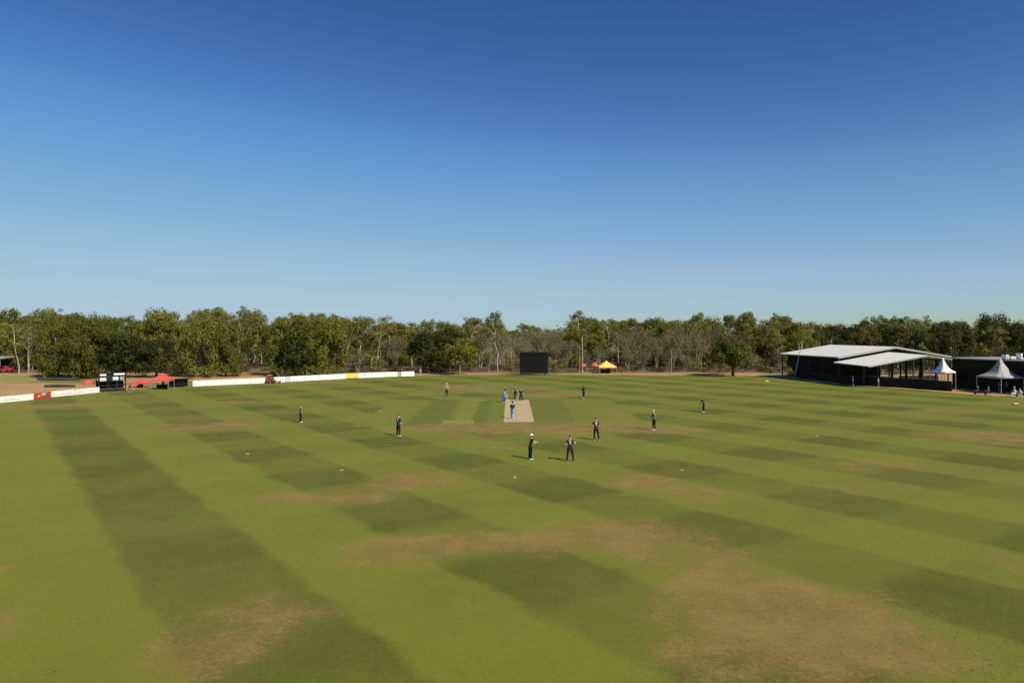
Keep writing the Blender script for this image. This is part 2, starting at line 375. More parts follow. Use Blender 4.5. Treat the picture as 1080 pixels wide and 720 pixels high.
# ------------------------------------------------------------------ trees
def crown_mesh(name, clumps, rng, leaf=(.28, .5), dens=90, up=.5, flat_=.75):
    """clumps: (x,y,z,r). many small leaf faces spread in each clump's volume"""
    V = []; T = []
    for (x, y, z, r) in clumps:
        n = int(dens * r * r)
        d = rng.normal(size=(n, 3)); d /= np.linalg.norm(d, axis=1)[:, None]
        rad = r * rng.uniform(.45, 1.08, n) ** .7
        c = d * rad[:, None]; c[:, 2] *= flat_; c += (x, y, z)
        c += rng.normal(size=(n, 3)) * .12 * r
        nrm = d * 1.5 + rng.normal(size=(n, 3)) * .55 + (0, 0, up); nrm /= np.linalg.norm(nrm, axis=1)[:, None]
        a = np.cross(nrm, rng.normal(size=(n, 3))); a /= np.linalg.norm(a, axis=1)[:, None]
        b = np.cross(nrm, a); s = rng.uniform(leaf[0], leaf[1], n)[:, None] * .5
        q = np.stack([c - a * s, c + b * s * .62 - a * s * .1, c + a * s, c - b * s * .62 + a * s * .15], axis=1)
        V.append(q.reshape(-1, 3)); tone = np.clip(rng.normal(.5, .22) + rng.normal(size=n) * .16, 0, 1)
        T.append(tone)
    V = np.concatenate(V).astype(np.float32); T = np.concatenate(T).astype(np.float32); nf = len(T)
    me = bpy.data.meshes.new(name); me.vertices.add(nf * 4); me.vertices.foreach_set('co', V.ravel())
    me.loops.add(nf * 4); me.loops.foreach_set('vertex_index', np.arange(nf * 4, dtype=np.int32))
    me.polygons.add(nf); me.polygons.foreach_set('loop_start', np.arange(nf, dtype=np.int32) * 4)
    try: me.polygons.foreach_set('loop_total', np.full(nf, 4, dtype=np.int32))
    except Exception: pass
    at = me.attributes.new('tone', 'FLOAT', 'FACE'); at.data.foreach_set('value', T)
    me.update(calc_edges=True); return me
def limb(bm, p, q, r0, r1, rng, n=4, wob=.12, seg=6):
    p, q = Vector(p), Vector(q); L = (q - p).length; pts = []
    for i in range(n + 1):
        s = i / n; k = wob * L * math.sin(math.pi * s)
        pts.append(p.lerp(q, s) + Vector((rng.normal() * k * .4, rng.normal() * k * .4, abs(rng.normal()) * k * .3)))
    tube(bm, pts, [r0 + (r1 - r0) * i / n for i in range(n + 1)], seg)
    return pts
def gum(seed, h=14.0, spread=2.6, base=.42, nl=9, cr=1.25, tr=.17, dens=95, leafs=(.28, .5), sparse=1.0):
    rng = np.random.default_rng(seed); bm = bmesh.new()
    lean = rng.normal(size=2) * .5
    top = Vector((lean[0], lean[1], h * .86)); tp = limb(bm, (0, 0, -.2), top, tr, tr * .3, rng, 6, .05, 7)
    cl = []
    for i in range(nl):
        s = base + (.92 - base) * (i + .5) / nl; k = s * 6; j = min(5, int(k)); st = tp[j].lerp(tp[j + 1], k - j)
        a = i * 2.4 + rng.uniform(-.5, .5); L = spread * (1.05 - .55 * abs(s - .62) / .4) * rng.uniform(.6, 1.15)
        e = st + Vector((math.cos(a) * L, math.sin(a) * L, L * rng.uniform(.45, 1.0)))
        e.z = min(e.z, h - cr * .8)
        ps = limb(bm, st, e, tr * .38, .03, rng, 3, .15, 5)
        cl.append((*e, cr * rng.uniform(.65, 1.15)))
        for _ in range(int(2 * sparse)):
            o = e + Vector(rng.normal(size=3)) * cr * .9; cl.append((o.x, o.y, min(o.z, h - .7), cr * rng.uniform(.4, .8)))
            limb(bm, ps[2], o, .04, .015, rng, 2, .1, 4)
    for _ in range(3):
        o = top + Vector((rng.normal() * .8, rng.normal() * .8, rng.uniform(0, .1 * h) - .4)); cl.append((o.x, o.y, min(o.z, h - .6), cr * rng.uniform(.6, .95)))
        limb(bm, top, o, .05, .02, rng, 2, .1, 4)
    me = bpy.data.meshes.new('trunk'); bm.to_mesh(me); bm.free()
    return me, crown_mesh('crown', cl, rng, leafs, dens)
def dense(seed, h=11.0, rx=5.0, low=.16, dens=80, n=58, tr=.3, leafs=(.3, .55)):
    rng = np.random.default_rng(seed); bm = bmesh.new(); cl = []
    fork = Vector((0, 0, h * .26)); limb(bm, (0, 0, -.2), fork, tr, tr * .8, rng, 3, .04, 8)
    for i in range(n):
        a = rng.uniform(0, 2 * math.pi); t_ = rng.uniform(0, 1)
        z = h * (low + (.94 - low) * t_); rr = rx * math.sqrt(max(.06, 1 - ((t_ - .38) / .68) ** 2)) * rng.uniform(.55, 1.0)
        r = rx * .30 * rng.uniform(.6, 1.2)
        p = Vector((math.cos(a) * rr, math.sin(a) * rr, min(z, h - r * .7))); cl.append((*p, r))
        if i % 3 == 0: limb(bm, fork, p, tr * .35, .04, rng, 3, .12, 5)
    me = bpy.data.meshes.new('trunk'); bm.to_mesh(me); bm.free()
    return me, crown_mesh('crown', cl, rng, leafs, dens)
def scrub(seed, h=8.0, rx=3.0, stems=7, dens=26, leafs=(.16, .34)):
    """nearly bare grey-brown tree: many fine upright twigs with a thin veil of dry leaves"""
    rng = np.random.default_rng(seed); bm = bmesh.new(); cl = []
    for i in range(stems):
        a = rng.uniform(0, 6.28); rr = rx * rng.uniform(.15, .7)
        b0 = (math.cos(a) * .25, math.sin(a) * .25, -.15)
        m_ = Vector((math.cos(a) * rr * .5, math.sin(a) * rr * .5, h * rng.uniform(.3, .45)))
        ps = limb(bm, b0, m_, .09, .06, rng, 3, .08, 5)
        for j in range(4):
            e = m_ + Vector((rng.normal() * rx * .3 + math.cos(a) * rr * .3, rng.normal() * rx * .3 + math.sin(a) * rr * .3, h * rng.uniform(.2, .55)))
            e.z = min(e.z, h - .4); q = limb(bm, m_, e, .05, .018, rng, 3, .12, 4)
            for k in range(5):
                f = e + Vector(rng.normal(size=3)) * .8; f.z = min(h, f.z + .3); tube(bm, [q[rng.integers(1, 3)], f], [.022, .01], 3)
            cl.append((e.x, e.y, e.z - .2, 1.0 * rng.uniform(.8, 1.4)))
    me = bpy.data.meshes.new('trunk'); bm.to_mesh(me); bm.free()
    return me, crown_mesh('crown', cl, rng, leafs, dens, up=.2, flat_=1.1)
def shrub(seed, h=2.6, rx=1.8, dens=80, leafs=(.18, .34)):
    rng = np.random.default_rng(seed); bm = bmesh.new(); cl = []
    for i in range(11):
        a = rng.uniform(0, 6.28); rr = rx * rng.uniform(.1, .8); e = Vector((math.cos(a) * rr, math.sin(a) * rr, h * rng.uniform(.25, .85)))
        limb(bm, (0, 0, -.1), e, .045, .015, rng, 3, .1, 4); cl.append((*e, h * .24 * rng.uniform(.7, 1.2)))
    me = bpy.data.meshes.new('trunk'); bm.to_mesh(me); bm.free()
    return me, crown_mesh('crown', cl, rng, leafs, dens, flat_=.9)
PROTO = {
    'gum': [(gum(s, 14, sp, b, nl, cr), 14.0) for s, sp, b, nl, cr in ((1, 2.6, .45, 9, 1.25), (2, 3.1, .50, 10, 1.15), (3, 2.2, .36, 10, 1.3), (4, 3.4, .40, 12, 1.25), (5, 2.4, .55, 8, 1.05))],
    'thin': [(gum(s, 14, 2.6, .52, 7, .95, .14, 80, (.26, .45), .6), 14.0) for s in (11, 12, 13)],
    'dense': [(dense(s, 11, rx, .09), 11.0) for s, rx in ((21, 4.8), (22, 5.4), (23, 4.4))],
    'dark': [(dense(31, 8, 4.6, .22, 85, 40), 8.0), (dense(32, 8, 4.0, .30, 75, 34), 8.0)],
    'dry': [(scrub(s, 8, rx, st, dn), 8.0) for s, rx, st, dn in ((41, 3.0, 7, 26), (42, 3.4, 8, 18), (43, 2.6, 6, 36))],
    'round': [(dense(71, 7, 4.2, .36, 85, 52, .3), 7.0)],
    'lime': [(dense(53, 7, 3.4, .34, 80, 44, .16), 7.0)],
    'bush': [(shrub(s), 2.6) for s in (61, 62, 63)],
}
FM = {'round': 'dense', 'gum': 'gum', 'thin': 'gum', 'dense': 'dense', 'dark': 'dark', 'dry': 'dry', 'lime': 'lime', 'bush': 'gum'}
BARK = {'round': 'bark_dark', 'gum': 'bark_pale', 'thin': 'bark_pale', 'dense': 'bark_dark', 'dark': 'bark_dark', 'dry': 'bark', 'lime': 'bark', 'bush': 'bark'}
NAME = {'round': 'round_tree', 'gum': 'gum_tree', 'thin': 'gum_tree', 'dense': 'leafy_tree', 'dark': 'dark_tree', 'dry': 'bare_tree', 'lime': 'lime_tree', 'bush': 'shrub'}
MESH = {}
def tree(kind, x, y, h, label, wide=1.0, var=None, group=None, leaves=None, bark=None, rz=None, name=None):
    var = rngT.randrange(len(PROTO[kind])) if var is None else var
    (tm, cm), h0 = PROTO[kind][var]
    k = (kind, var, leaves, bark)
    if k not in MESH:
        a, c = (tm, cm) if (leaves is None and bark is None) else (tm.copy(), cm.copy())
        a.materials.clear(); c.materials.clear()
        a.materials.append(M[bark or BARK[kind]]); c.materials.append(M[leaves or FM[kind]]); MESH[k] = (a, c)
    a, c = MESH[k]; s = h / h0
    root = thing(name or NAME[kind], label, 'shrub' if kind == 'bush' else 'tree', (x, y, 0), rngT.uniform(0, 6.28) if rz is None else rz, group)
    root.scale = (s * wide, s * wide, s)
    for n_, me in (('trunk', a), ('crown', c)):
        o = bpy.data.objects.new(n_, me); COL.objects.link(o); o.parent = root
    return root
rngT = random.Random(7)
SKY = [(-200, 326), (0, 328), (20, 325), (50, 322), (85, 328), (130, 332), (145, 333), (165, 325), (185, 330), (200, 328), (215, 322), (240, 328), (252, 322), (270, 328), (285, 334),
       (300, 329), (332, 328), (360, 329), (385, 329), (397, 332), (437, 335), (465, 336), (485, 334), (497, 332), (510, 337), (525, 332), (538, 341), (550, 342), (566, 339), (582, 342),
       (600, 337), (613, 329), (635, 331), (660, 331), (690, 330), (720, 334), (740, 329), (760, 333), (785, 328), (803, 336), (822, 330), (835, 332), (870, 335), (888, 339), (900, 336),
       (915, 332), (945, 332), (972, 332), (1000, 335), (1020, 335), (1040, 333), (1060, 336), (1080, 335), (1300, 334)]
def skyline(px):
    return float(np.interp(px, [a for a, _ in SKY], [b for _, b in SKY]))
SECT = [(-400, 45, 'at the far left edge'), (45, 140, 'behind the scoreboard'), (140, 200, 'behind the red marquees'), (200, 285, 'behind the plain white boards'),
        (285, 365, 'behind the red roller'), (365, 445, 'behind the yellow board'), (445, 540, 'left of the sight screen'), (540, 590, 'behind the sight screen'),
        (590, 640, 'behind the timber pole'), (640, 700, 'right of the yellow marquee'), (700, 760, 'left of the lone round tree'),
        (760, 820, 'behind the lone round tree'), (820, 950, 'above the pavilion roof'), (950, 1010, 'behind the pavilion gable'), (1010, 1500, 'above the dark flat-roofed building')]
def section(px):
    for a, b, s in SECT:
        if a <= px < b: return s
    return SECT[0][2]
LOOK = {'gum': 'olive gum tree', 'thin': 'slender gum tree', 'dense': 'leafy green tree', 'dark': 'low dark tree',
        'dry': 'bare grey-brown tree', 'bush': 'low shrub', 'lime': 'yellow-green tree'}
plan = []
def row(name, Y0, Y1, step, kinds, dtop, px0=-60, px1=1140, hmax=None, miss=0.0, tall=0.0):
    x = px0
    while x < px1:
        Y = rngT.uniform(Y0, Y1); px = x + rngT.uniform(-.3, .3) * step
        k = kinds(px)
        if k and rngT.random() > miss:
            kk = rngT.choice(k); top = skyline(px) + (rngT.uniform(*dtop))
            if rngT.random() < tall: top -= rngT.uniform(2, 5)
            h = ZY(top, Y)
            if kk == 'dry': h = min(h, rngT.uniform(7.5, 11))
            if kk in ('dark',): h = min(h, rngT.uniform(6, 9))
            if hmax: h = min(h, rngT.uniform(*hmax))
            plan.append((name, kk, px, Y, h))
        x += step
row('back', 215, 250, 17, lambda p: ['gum', 'gum', 'gum', 'dense'], (-1, 9), tall=.2)
row('middle', 188, 206, 17, lambda p: (['dry', 'gum', 'dry'] if 540 < p < 588 else ['gum', 'dense', 'gum', 'thin']), (2, 11), tall=.06)
row('front', 168, 182, 15, lambda p: (None if (195 < p < 365) or p > 1010 else ['gum', 'gum', 'dense', 'dry'] if p < 200 else ['thin', 'gum', 'dry', 'thin'] if p < 445 else ['dry', 'gum', 'dry', 'thin'] if p < 540
     else ['dry', 'dry', 'dry'] if p < 590 else ['gum', 'dense', 'dry'] if p < 640 else ['dry', 'dry', 'dry', 'thin'] if p < 765 else ['gum', 'dry', 'gum'] if p < 830 else ['gum', 'dense']), (5, 22))
row('front', 157, 166, 20, lambda p: (None if p < 370 or 440 < p < 500 or p > 830 else ['dry', 'dry', 'bush']), (30, 42), hmax=(4.5, 9))
cnt = {}
for r_, k, px, Y, h in plan:
    cnt.setdefault((r_, k, section(px)), []).append(px)
ORD = ['leftmost', 'second from left', 'third from left', 'fourth from left', 'fifth from left', 'sixth from left', 'seventh from left', 'eighth from left', 'ninth from left', 'tenth from left']
seen = {}
for r_, k, px, Y, h in sorted(plan, key=lambda a: a[2]):
    key = (r_, k, section(px)); n_ = len(cnt[key]); i = seen.get(key, 0); seen[key] = i + 1
    lab = LOOK[k] + (' ' + ORD[min(i, 9)] if n_ > 1 else '') + {'back': ', rear row', 'middle': ', middle row', 'front': ', front row'}[r_] + ', ' + section(px)
    h_ = min(h, 3.4) if k == 'bush' else h
    wide = {'gum': 1.15, 'thin': 1.0, 'dense': .72, 'dark': 1.0, 'dry': 1.1, 'bush': 1.2}[k] * rngT.uniform(.9, 1.12)
    tree(k, XY(px, Y), Y, h_, lab, wide, leaves='brown_olive' if (px > 860 and k != 'dry' and rngT.random() < .75) else None, group={'gum': 'gum trees', 'thin': 'gum trees', 'dense': 'leafy green trees', 'dry': 'bare twiggy trees', 'bush': 'shrubs', 'dark': 'dark trees'}[k] + ' in the ' + {'back': 'rear', 'middle': 'middle', 'front': 'front'}[r_] + ' row of the wood')
# single trees one can tell apart
def T1(kind, px, base, top, label, wide=1.0, var=0, **kw):
    p = P(px, base); tree(kind, p.x, p.y, ZY(top, p.y), label, wide, var, **kw)
T1('dense', 62, 398, 333, 'wide leafy green tree left of the scoreboard, its foliage reaching the ground', .72, 0)
T1('dense', 92, 399, 330, 'tall leafy green tree directly behind the red umbrella left of the scoreboard', .7, 1)
T1('dark', 128, 398, 352, 'dark leafy tree standing right behind the scoreboard', 1.0, 0, leaves='dark')
T1('dense', 118, 396, 335, 'leafy green tree rising above the scoreboard', .62, 2)
T1('dark', 165, 398, 358, 'low shadowy tree behind the red peaked marquee', 1.0, 1)
T1('dense', 166, 391, 325, 'tall olive tree with rounded top behind the red peaked marquee', .7, 1, leaves='gum')
T1('dense', 215, 397, 334, 'broad dark-centred leafy tree right of the red marquees', .72, 1)
T1('dense', 238, 397, 338, 'leafy green tree just left of the gap before the red roller', .62, 0)
T1('dense', 192, 394, 341, 'leafy green tree behind the black shelter', .6, 2, leaves='gum')
T1('dense', 300, 396, 336, 'wide dark green tree directly behind the red roller', .72, 2)
T1('dense', 322, 396, 333, 'tall dark green tree behind the boards right of the red roller', .72, 0)
T1('dense', 345, 396, 334, 'dark green tree touching the white boards left of the yellow board', .66, 1)
T1('dark', 311, 396.5, 354, 'nearly black low tree in front of the dark green trees by the red roller', .8, 0, leaves='dark')
T1('dark', 456, 393, 349, 'dark spreading tree left of the bright yellow-green tree', 1.0, 0)
T1('dark', 474, 392, 346, 'dark tree close behind the bright yellow-green tree', .8, 1, leaves='dark')
T1('lime', 485, 395, 356, 'small bright yellow-green tree near the boundary, left of the sight screen', 1.0, 0)
T1('gum', 525, 391, 326, 'tallest gum tree left of the sight screen, with straight pale trunk', .95, 4)
T1('gum', 497, 389, 333, 'clumpy gum tree behind the bright yellow-green tree', 1.1, 3)
T1('thin', 612, 388, 324.5, 'tall sparse gum tree whose top shows above the timber pole', 1.25, 0)
T1('dense', 606, 388, 344, 'green leafy tree behind the thin pole right of the sight screen', .5, 2, leaves='gum')
for px_, b_, t_, lb in ((60, 390, 321.5, 'sparse gum tree top poking above the leafy trees left of the scoreboard'), (218, 389, 320.5, 'sparse gum top, left of two poking up above the plain white boards'),
        (229, 388, 321, 'sparse gum top, right of two poking up above the plain white boards'), (252, 389, 320, 'tall dark gum top above the gap left of the red roller'), (333, 388, 327, 'sparse gum top above the dark trees right of the red roller'),
        (740, 388, 326.5, 'sparse gum top midway between timber pole and pavilion'), (972, 386, 330, 'curved gum top above the pavilion gable'), (916, 386, 331, 'gum top above the pavilion ridge'), (397, 389, 329, 'gum top above the right white boards')):
    T1('thin', px_, b_, t_, lb, rngT.uniform(.85, 1.2), rngT.randrange(3), bark='bark')
T1('gum', 785, 388, 325.5, 'tall gum tree rising behind the lone round tree', 1.0, 0)
T1('thin', 822, 387, 327.5, 'tall gum tree with small flat top left of the pavilion roof', 1.05, 1)
T1('round', 773, 396.5, 359, 'lone round tree with a short dark trunk on the boundary right of the yellow marquee', 1.0, 0)
T1('dark', 893, 384, 342, 'dark round tree behind the pavilion roof ridge', 1.1, 0, leaves='dark')
T1('dark', 808, 389, 364, 'dark bushy tree to the left of the pavilion', .8, 1)
T1('thin', 20, 394, 337, 'gum tree with a thick pale trunk at the far left edge of the wood', 1.2, 2)
T1('thin', 30, 393.5, 341, 'gum tree with a thin pale trunk second from the left edge', .9, 0)
T1('bush', 834, 399.8, 386, 'yellow-green shrub at the left end of the pavilion', .7, 0, leaves='lime')
T1('bush', 47, 399, 391, 'grey-green shrub at the edge of the left grass verge', .7, 1)
T1('bush', 148, 405, 396, 'yellowish shrub beside the scoreboard under the red marquees', .5, 2, leaves='lime')
T1('bush', 812, 394.5, 387, 'black-looking shrub by the left end of the pavilion', .8, 0, leaves='dark')
T1('bush', 385, 394, 384, 'brownish shrub behind the yellow board', 1.1, 1, leaves='dry')
# slanting pale young tree at the pavilion's left end
bm = bmesh.new(); b0 = P(839, 399.5); q = b0.y
tube(bm, [(0, 0, 0), (.55, 0, 2.4), (1.0, 0, 4.6), (1.6, 0, 6.4), (1.5, .1, 7.8)], [.12, .10, .08, .06, .03], 8)
tube(bm, [(1.0, 0, 4.6), (1.1, .2, 6.0), (.9, .2, 7.4)], [.05, .03, .02], 6)
lt = thing('leaning_tree', 'slender leaning white-barked young tree with yellow-green top in front of the pavilion roof', 'tree', (b0.x - .3, b0.y, 0))
obj('trunk', bm, mat('white_bark', (.55, .53, .47), .8), lt)
rg = np.random.default_rng(77)
link('crown', crown_mesh('crown', [(1.4, 0, 8.2, 1.1), (.5, .3, 8.3, .9), (2.1, .1, 8.0, .8), (1.2, -.2, 8.9, .8)], rg, (.2, .36), 170), M['lime'], lt)
# far wood mass and undergrowth
rg = np.random.default_rng(99); cl = []
for i in range(420):
    px = rg.uniform(-260, 1340); Y = rg.uniform(255, 300); top = skyline(px) + rg.uniform(3, 40)
    cl.append((XY(px, Y), Y, ZY(top, Y) - 2, rg.uniform(2.0, 3.6)))
for i in range(260):
    px = rg.uniform(-200, 1300); Y = rg.uniform(208, 216); cl.append((XY(px, Y), Y, rg.uniform(1, 9), rg.uniform(1.8, 3.2)))
for i in range(520):                                  # the wood carries on round both sides, outside the picture
    sx = -1 if i % 2 else 1; cl.append((sx * rg.uniform(128, 175) + (30 if sx > 0 else -30) * rg.random(), rg.uniform(-60, 250), rg.uniform(1, 11), rg.uniform(2.0, 3.4)))
o = link('far_woodland', crown_mesh('far_woodland', cl, rg, (.6, 1.1), 26), M['gum']); o['kind'] = 'stuff'; o['label'] = 'distant woodland closing the view behind the nearer trees'; o['category'] = 'woodland'
for i, px_ in enumerate((52, 74, 98, 112, 150, 184, 204, 222, 246, 296, 318, 338, 354)):
    p_ = P(px_, 396.4 + (i * 7 % 5) * .4)
    tree('bush', p_.x, p_.y, 2.2 + (i * 5 % 4) * .45, 'green bush %s under the leafy trees, %s' % (('leftmost', 'second from left', 'third from left', 'fourth from left', 'fifth from left')[i if i < 5 else i - 5 if i < 9 else i - 9], 'left of the black shelter' if i < 5 else 'behind the plain white boards' if i < 9 else 'right of the red roller'),
         1.5, group='green bushes under the leafy trees', leaves='dense')
cl = []
for i in range(620):
    px = rg.uniform(-180, 1260); Y = rg.choice([rg.uniform(184, 188), rg.uniform(206, 214)]); zz = rg.uniform(.3, 4.6 if Y < 200 else 7.5)
    cl.append((XY(px, Y), Y, zz, rg.uniform(.9, 1.9)))
o = link('scrub_thicket', crown_mesh('scrub_thicket', cl, rg, (.25, .5), 42), M['thicket']); o['kind'] = 'stuff'; o['label'] = 'dense grey-green scrub filling the gaps between the trunks'; o['category'] = 'scrub'
cl = []
for i in range(1500):
    px = rg.uniform(-120, 1200); Y = rg.uniform(158, 200)
    if 30 < px < 50 and Y < 170: continue
    cl.append((XY(px, Y), Y, rg.uniform(.1, .5), rg.uniform(.6, 1.3)))
o = link('dry_undergrowth', crown_mesh('dry_undergrowth', cl, rg, (.15, .35), 55, flat_=.5), M['dryred']); o['kind'] = 'stuff'; o['label'] = 'dry reddish brown undergrowth along the foot of the wood'; o['category'] = 'undergrowth'

# ------------------------------------------------------------------ sight screen, poles
def frame_of(p, q):
    d = (q - p); return math.atan2(d.y, d.x), d.length
p, q = P(548, 395.5), P(578, 395.5); Wd = (q - p).length; Hs = ZY(371, p.y)
t = thing('sight_screen', 'large black square sight screen standing on the far boundary behind the pitch', 'sight screen', ((p + q) / 2))
bm = bmesh.new(); box(bm, (0, 0, .35 + (Hs - .35) / 2), (Wd - .16, .06, Hs - .5)); obj('screen_panel', bm, M['screen'], t)
bm = bmesh.new()
for s in (-1, 1): box(bm, (s * (Wd / 2 - .04), 0, .2 + (Hs - .2) / 2), (.08, .1, Hs - .2))
box(bm, (0, 0, Hs - .04), (Wd - .17, .1, .08)); box(bm, (0, 0, .3), (Wd - .17, .1, .1)); obj('frame', bm, M['darkmetal'], t)
for s in (-1, 1):
    bm = bmesh.new(); tube(bm, [(s * Wd * .4, .05, Hs * .8), (s * Wd * .4, 1.6, .15)], .04, 6); tube(bm, [(s * Wd * .4, 0, .2), (s * Wd * .4, 1.6, .15)], .04, 6); obj('brace', bm, M['darkmetal'], t)
    for yy in (-.1, 1.4):
        bm = bmesh.new(); tube(bm, [(s * Wd * .4 - .05, yy, .15), (s * Wd * .4 + .05, yy, .15)], .15, 12); obj('wheel', bm, M['rubber'], t)
p = P(614, 394.5)
t = thing('timber_pole', 'tall pale brown timber pole on the far boundary, right of the sight screen', 'pole', p)
bm = bmesh.new(); tube(bm, [(0, 0, -.1), (0.03, 0, 4), (0.0, 0, ZY(355, p.y))], [.17, .15, .12], 10); obj('shaft', bm, M['wood'], t)
bm = bmesh.new(); box(bm, (0, 0, ZY(358, p.y)), (.5, .08, .08)); obj('crossbar', bm, M['wood'], t)
p = P(611.3, 393)
bm = bmesh.new(); tube(bm, [(0, 0, -.1), (0, 0, ZY(366, p.y))], [.07, .05], 8); box(bm, (0, 0, ZY(366, p.y) + .03), (.16, .16, .05), bev=.01)
o = obj('steel_pole', bm, M['steel']); o.location = p; tag(o, 'thin grey steel pole just left of the tall timber pole', 'pole')
p = P(708, 392.3)
bm = bmesh.new(); tube(bm, [(0, 0, -.1), (0.04, 0, 2.4), (.02, 0, 4.9)], [.14, .12, .1], 8)
o = obj('timber_post', bm, M['wood']); o.location = p; tag(o, 'short timber post at the edge of the scrub, between yellow marquee and lone round tree', 'post')

# ------------------------------------------------------------------ advertising boards
rb = random.Random(3)
def board(px0, py0, px1, py1, h, col, label, marks=(), group='advertising boards along the left boundary', mk='greymark'):
    p, q = P(px0, py0), P(px1, py1); a, L = frame_of(p, q)
    t = thing('advertising_board', label, 'advertising board', (p + q) / 2, a, group)
    L -= .05
    bm = bmesh.new(); box(bm, (0, 0, h / 2 + .04), (L, .035, h)); obj('panel', bm, M[col], t)
    for s in (-1, 1):
        bm = bmesh.new(); tube(bm, [(s * L * .38, .03, h * .8), (s * L * .38, .5, .02)], .02, 5); tube(bm, [(s * L * .38, .03, .03), (s * L * .38, .5, .02)], .02, 5); obj('prop', bm, M['steel'], t)
    for (a0, a1, z0, z1, m) in marks:   # lettering too faint to read: short strokes of uneven length
        bm = bmesh.new(); x = a0 * L - L / 2; xe = a1 * L - L / 2
        while x < xe - .05:
            wd = rb.uniform(.07, .16); hh = (z1 - z0) * h * rb.choice([1, .8, 1, .65])
            if rb.random() < .85: box(bm, (x + wd / 2, -.021, z0 * h + .04 + hh / 2), (wd * .7, .006, hh))
            x += wd + .03
        obj('lettering', bm, M[m], t)
    return t
def lerp(a, b, s): return a + (b - a) * s
# four runs, base line from (px,py) to (px,py)
board(-42, 430.2, -4, 425.4, .80, 'board', 'white board cut off by the left edge of the picture', ())
board(-4, 425.4, 35.5, 421.6, .80, 'board', 'white board at the far left with faint grey lettering, left of the red board', [(.2, .6, .25, .6, 'greymark')])
t = board(36, 421.4, 53, 419.2, .80, 'red', 'short red board with a yellow and a pale grey mark between two white boards', ())
a_ = .15
bm = bmesh.new(); L = 2.1
for cx, cz, w_, h_ in ((-.72, .36, .5, .1), (-.56, .46, .28, .12), (-.45, .56, .16, .1), (-.8, .44, .1, .1)): box(bm, (cx, -.021, cz), (w_, .006, h_))
obj('emblem', bm, M['yellow'], t)
bm = bmesh.new(); tube(bm, [(.15, -.012, .56), (.15, -.024, .56)], .26, 16); tube(bm, [(.5, -.012, .56), (.5, -.022, .56)], .2, 16); box(bm, (.3, -.019, .62), (.9, .004, .2)); obj('logo', bm, M['greymark'], t)
board(54, 419.0, 79, 416.6, .82, 'board', 'white board with faint grey lettering, right of the short red board', [(.25, .95, .25, .5, 'greymark')])
board(79.3, 416.6, 105, 413.9, .82, 'board', 'white board with a small faint mark, ending at the scoreboard', [(.05, .3, .3, .5, 'greymark')])
xs = np.linspace(203, 280, 6)
names = ['leftmost of the plain white boards, next to the black shelter', 'second plain white board right of the black shelter', 'third plain white board right of the black shelter',
         'fourth plain white board, second to the left of the red roller', 'plain white board ending at the red roller']
for i in range(5): board(xs[i], lerp(407.6, 404.1, i / 5), xs[i + 1], lerp(407.6, 404.1, (i + 1) / 5), .95, 'board', names[i])
seg = [(289, 296, 'board', 'narrow white board just right of the red roller', ()), (296, 301, 'board', 'narrow white board with grey patch, second right of the red roller', [(.2, .8, .3, .7, 'greymark')]),
       (301, 306, 'blue', 'pale blue board end between white boards right of the red roller', ()), (306, 322, 'board', 'white board with a small blue mark, right of the pale blue board', [(.1, .3, .1, .5, 'greymark'), (.4, .5, .1, .3, 'blue')]),
       (322, 336, 'board', 'white board with faint thin lettering in front of the dark green trees', [(.2, .7, .4, .6, 'greymark')]), (336, 350.5, 'board', 'plain white board under the dark green tree, second left of the yellow board', ()),
       (350.5, 365, 'board', 'plain white board touching the left end of the yellow board', ()), (365, 377.5, 'yellow', 'yellow board among the white boards', ()),
       (377.5, 392, 'board', 'white board with a blue-grey mark right of the yellow board', [(.35, .75, .5, .85, 'greymark')]), (392, 406, 'board', 'white board with faint red lettering, second right of the yellow board', [(.2, .6, .4, .55, 'greymark')]),
       (406, 419.5, 'board', 'white board left of the narrow blue-grey board', [(.2, .5, .4, .55, 'greymark')]), (419.8, 422.6, 'greymark', 'narrow blue-grey board between two white boards near the right end of the row', ()),
       (423, 437, 'board', 'last white board at the right end of the row', ())]
M['paleblue'] = mat('pale_blue_print', (.45, .58, .72), .5)
def yb(px): return float(np.interp(px, [288, 330, 365, 400, 437], [403.6, 401.3, 399.4, 397.8, 396.6]))
for a, b, c, l, mk in seg:
    t = board(a, yb(a), b, yb(b), .98, 'paleblue' if c == 'blue' else c, l, mk)
    if c == 'yellow':
        bm = bmesh.new()
        for k in range(6): box(bm, (-1.05 + k * .42, -.021, .12), (.2, .006, .16))
        obj('lettering', bm, M['darkmetal'], t)
# pale concrete strip by the scoreboard
bm = bmesh.new(); a, b = P(117, 414.6), P(156, 411.6)
poly(bm, [a + Vector((0, 0, .02)), b + Vector((0, 0, .02)), b + Vector((.1, .7, .02)), a + Vector((.1, .7, .02))]); structure(obj('path', bm, M['concrete']))

# ------------------------------------------------------------------ scoreboard
p, q = P(103.5, 413.4), P(133, 411.8); a, L = frame_of(p, q); hT = 2.85
t = thing('scoreboard', 'black two-level scoreboard frame with white number panels on the left boundary', 'scoreboard', (p + q) / 2, a)
for x in (-L / 2 + .08, -L / 6, L / 6, L / 2 - .08):
    bm = bmesh.new(); box(bm, (x, 0, hT / 2), (.12, .12, hT)); box(bm, (x, 1.3, hT / 2), (.1, .1, hT)); obj('post', bm, M['black'], t)
for z in (.95, 1.55, 2.78):
    bm = bmesh.new(); box(bm, (0, -.075, z), (L, .06, .12)); box(bm, (0, 1.37, z), (L, .06, .12)); obj('rail', bm, M['black'], t)
bm = bmesh.new(); box(bm, (0, .65, .35), (L - .3, 1.15, .08)); obj('platform', bm, M['wood'], t)
bm = bmesh.new(); box(bm, (0, .12, 2.2), (L - .2, .04, 1.1)); obj('backing_panel', bm, M['black'], t)
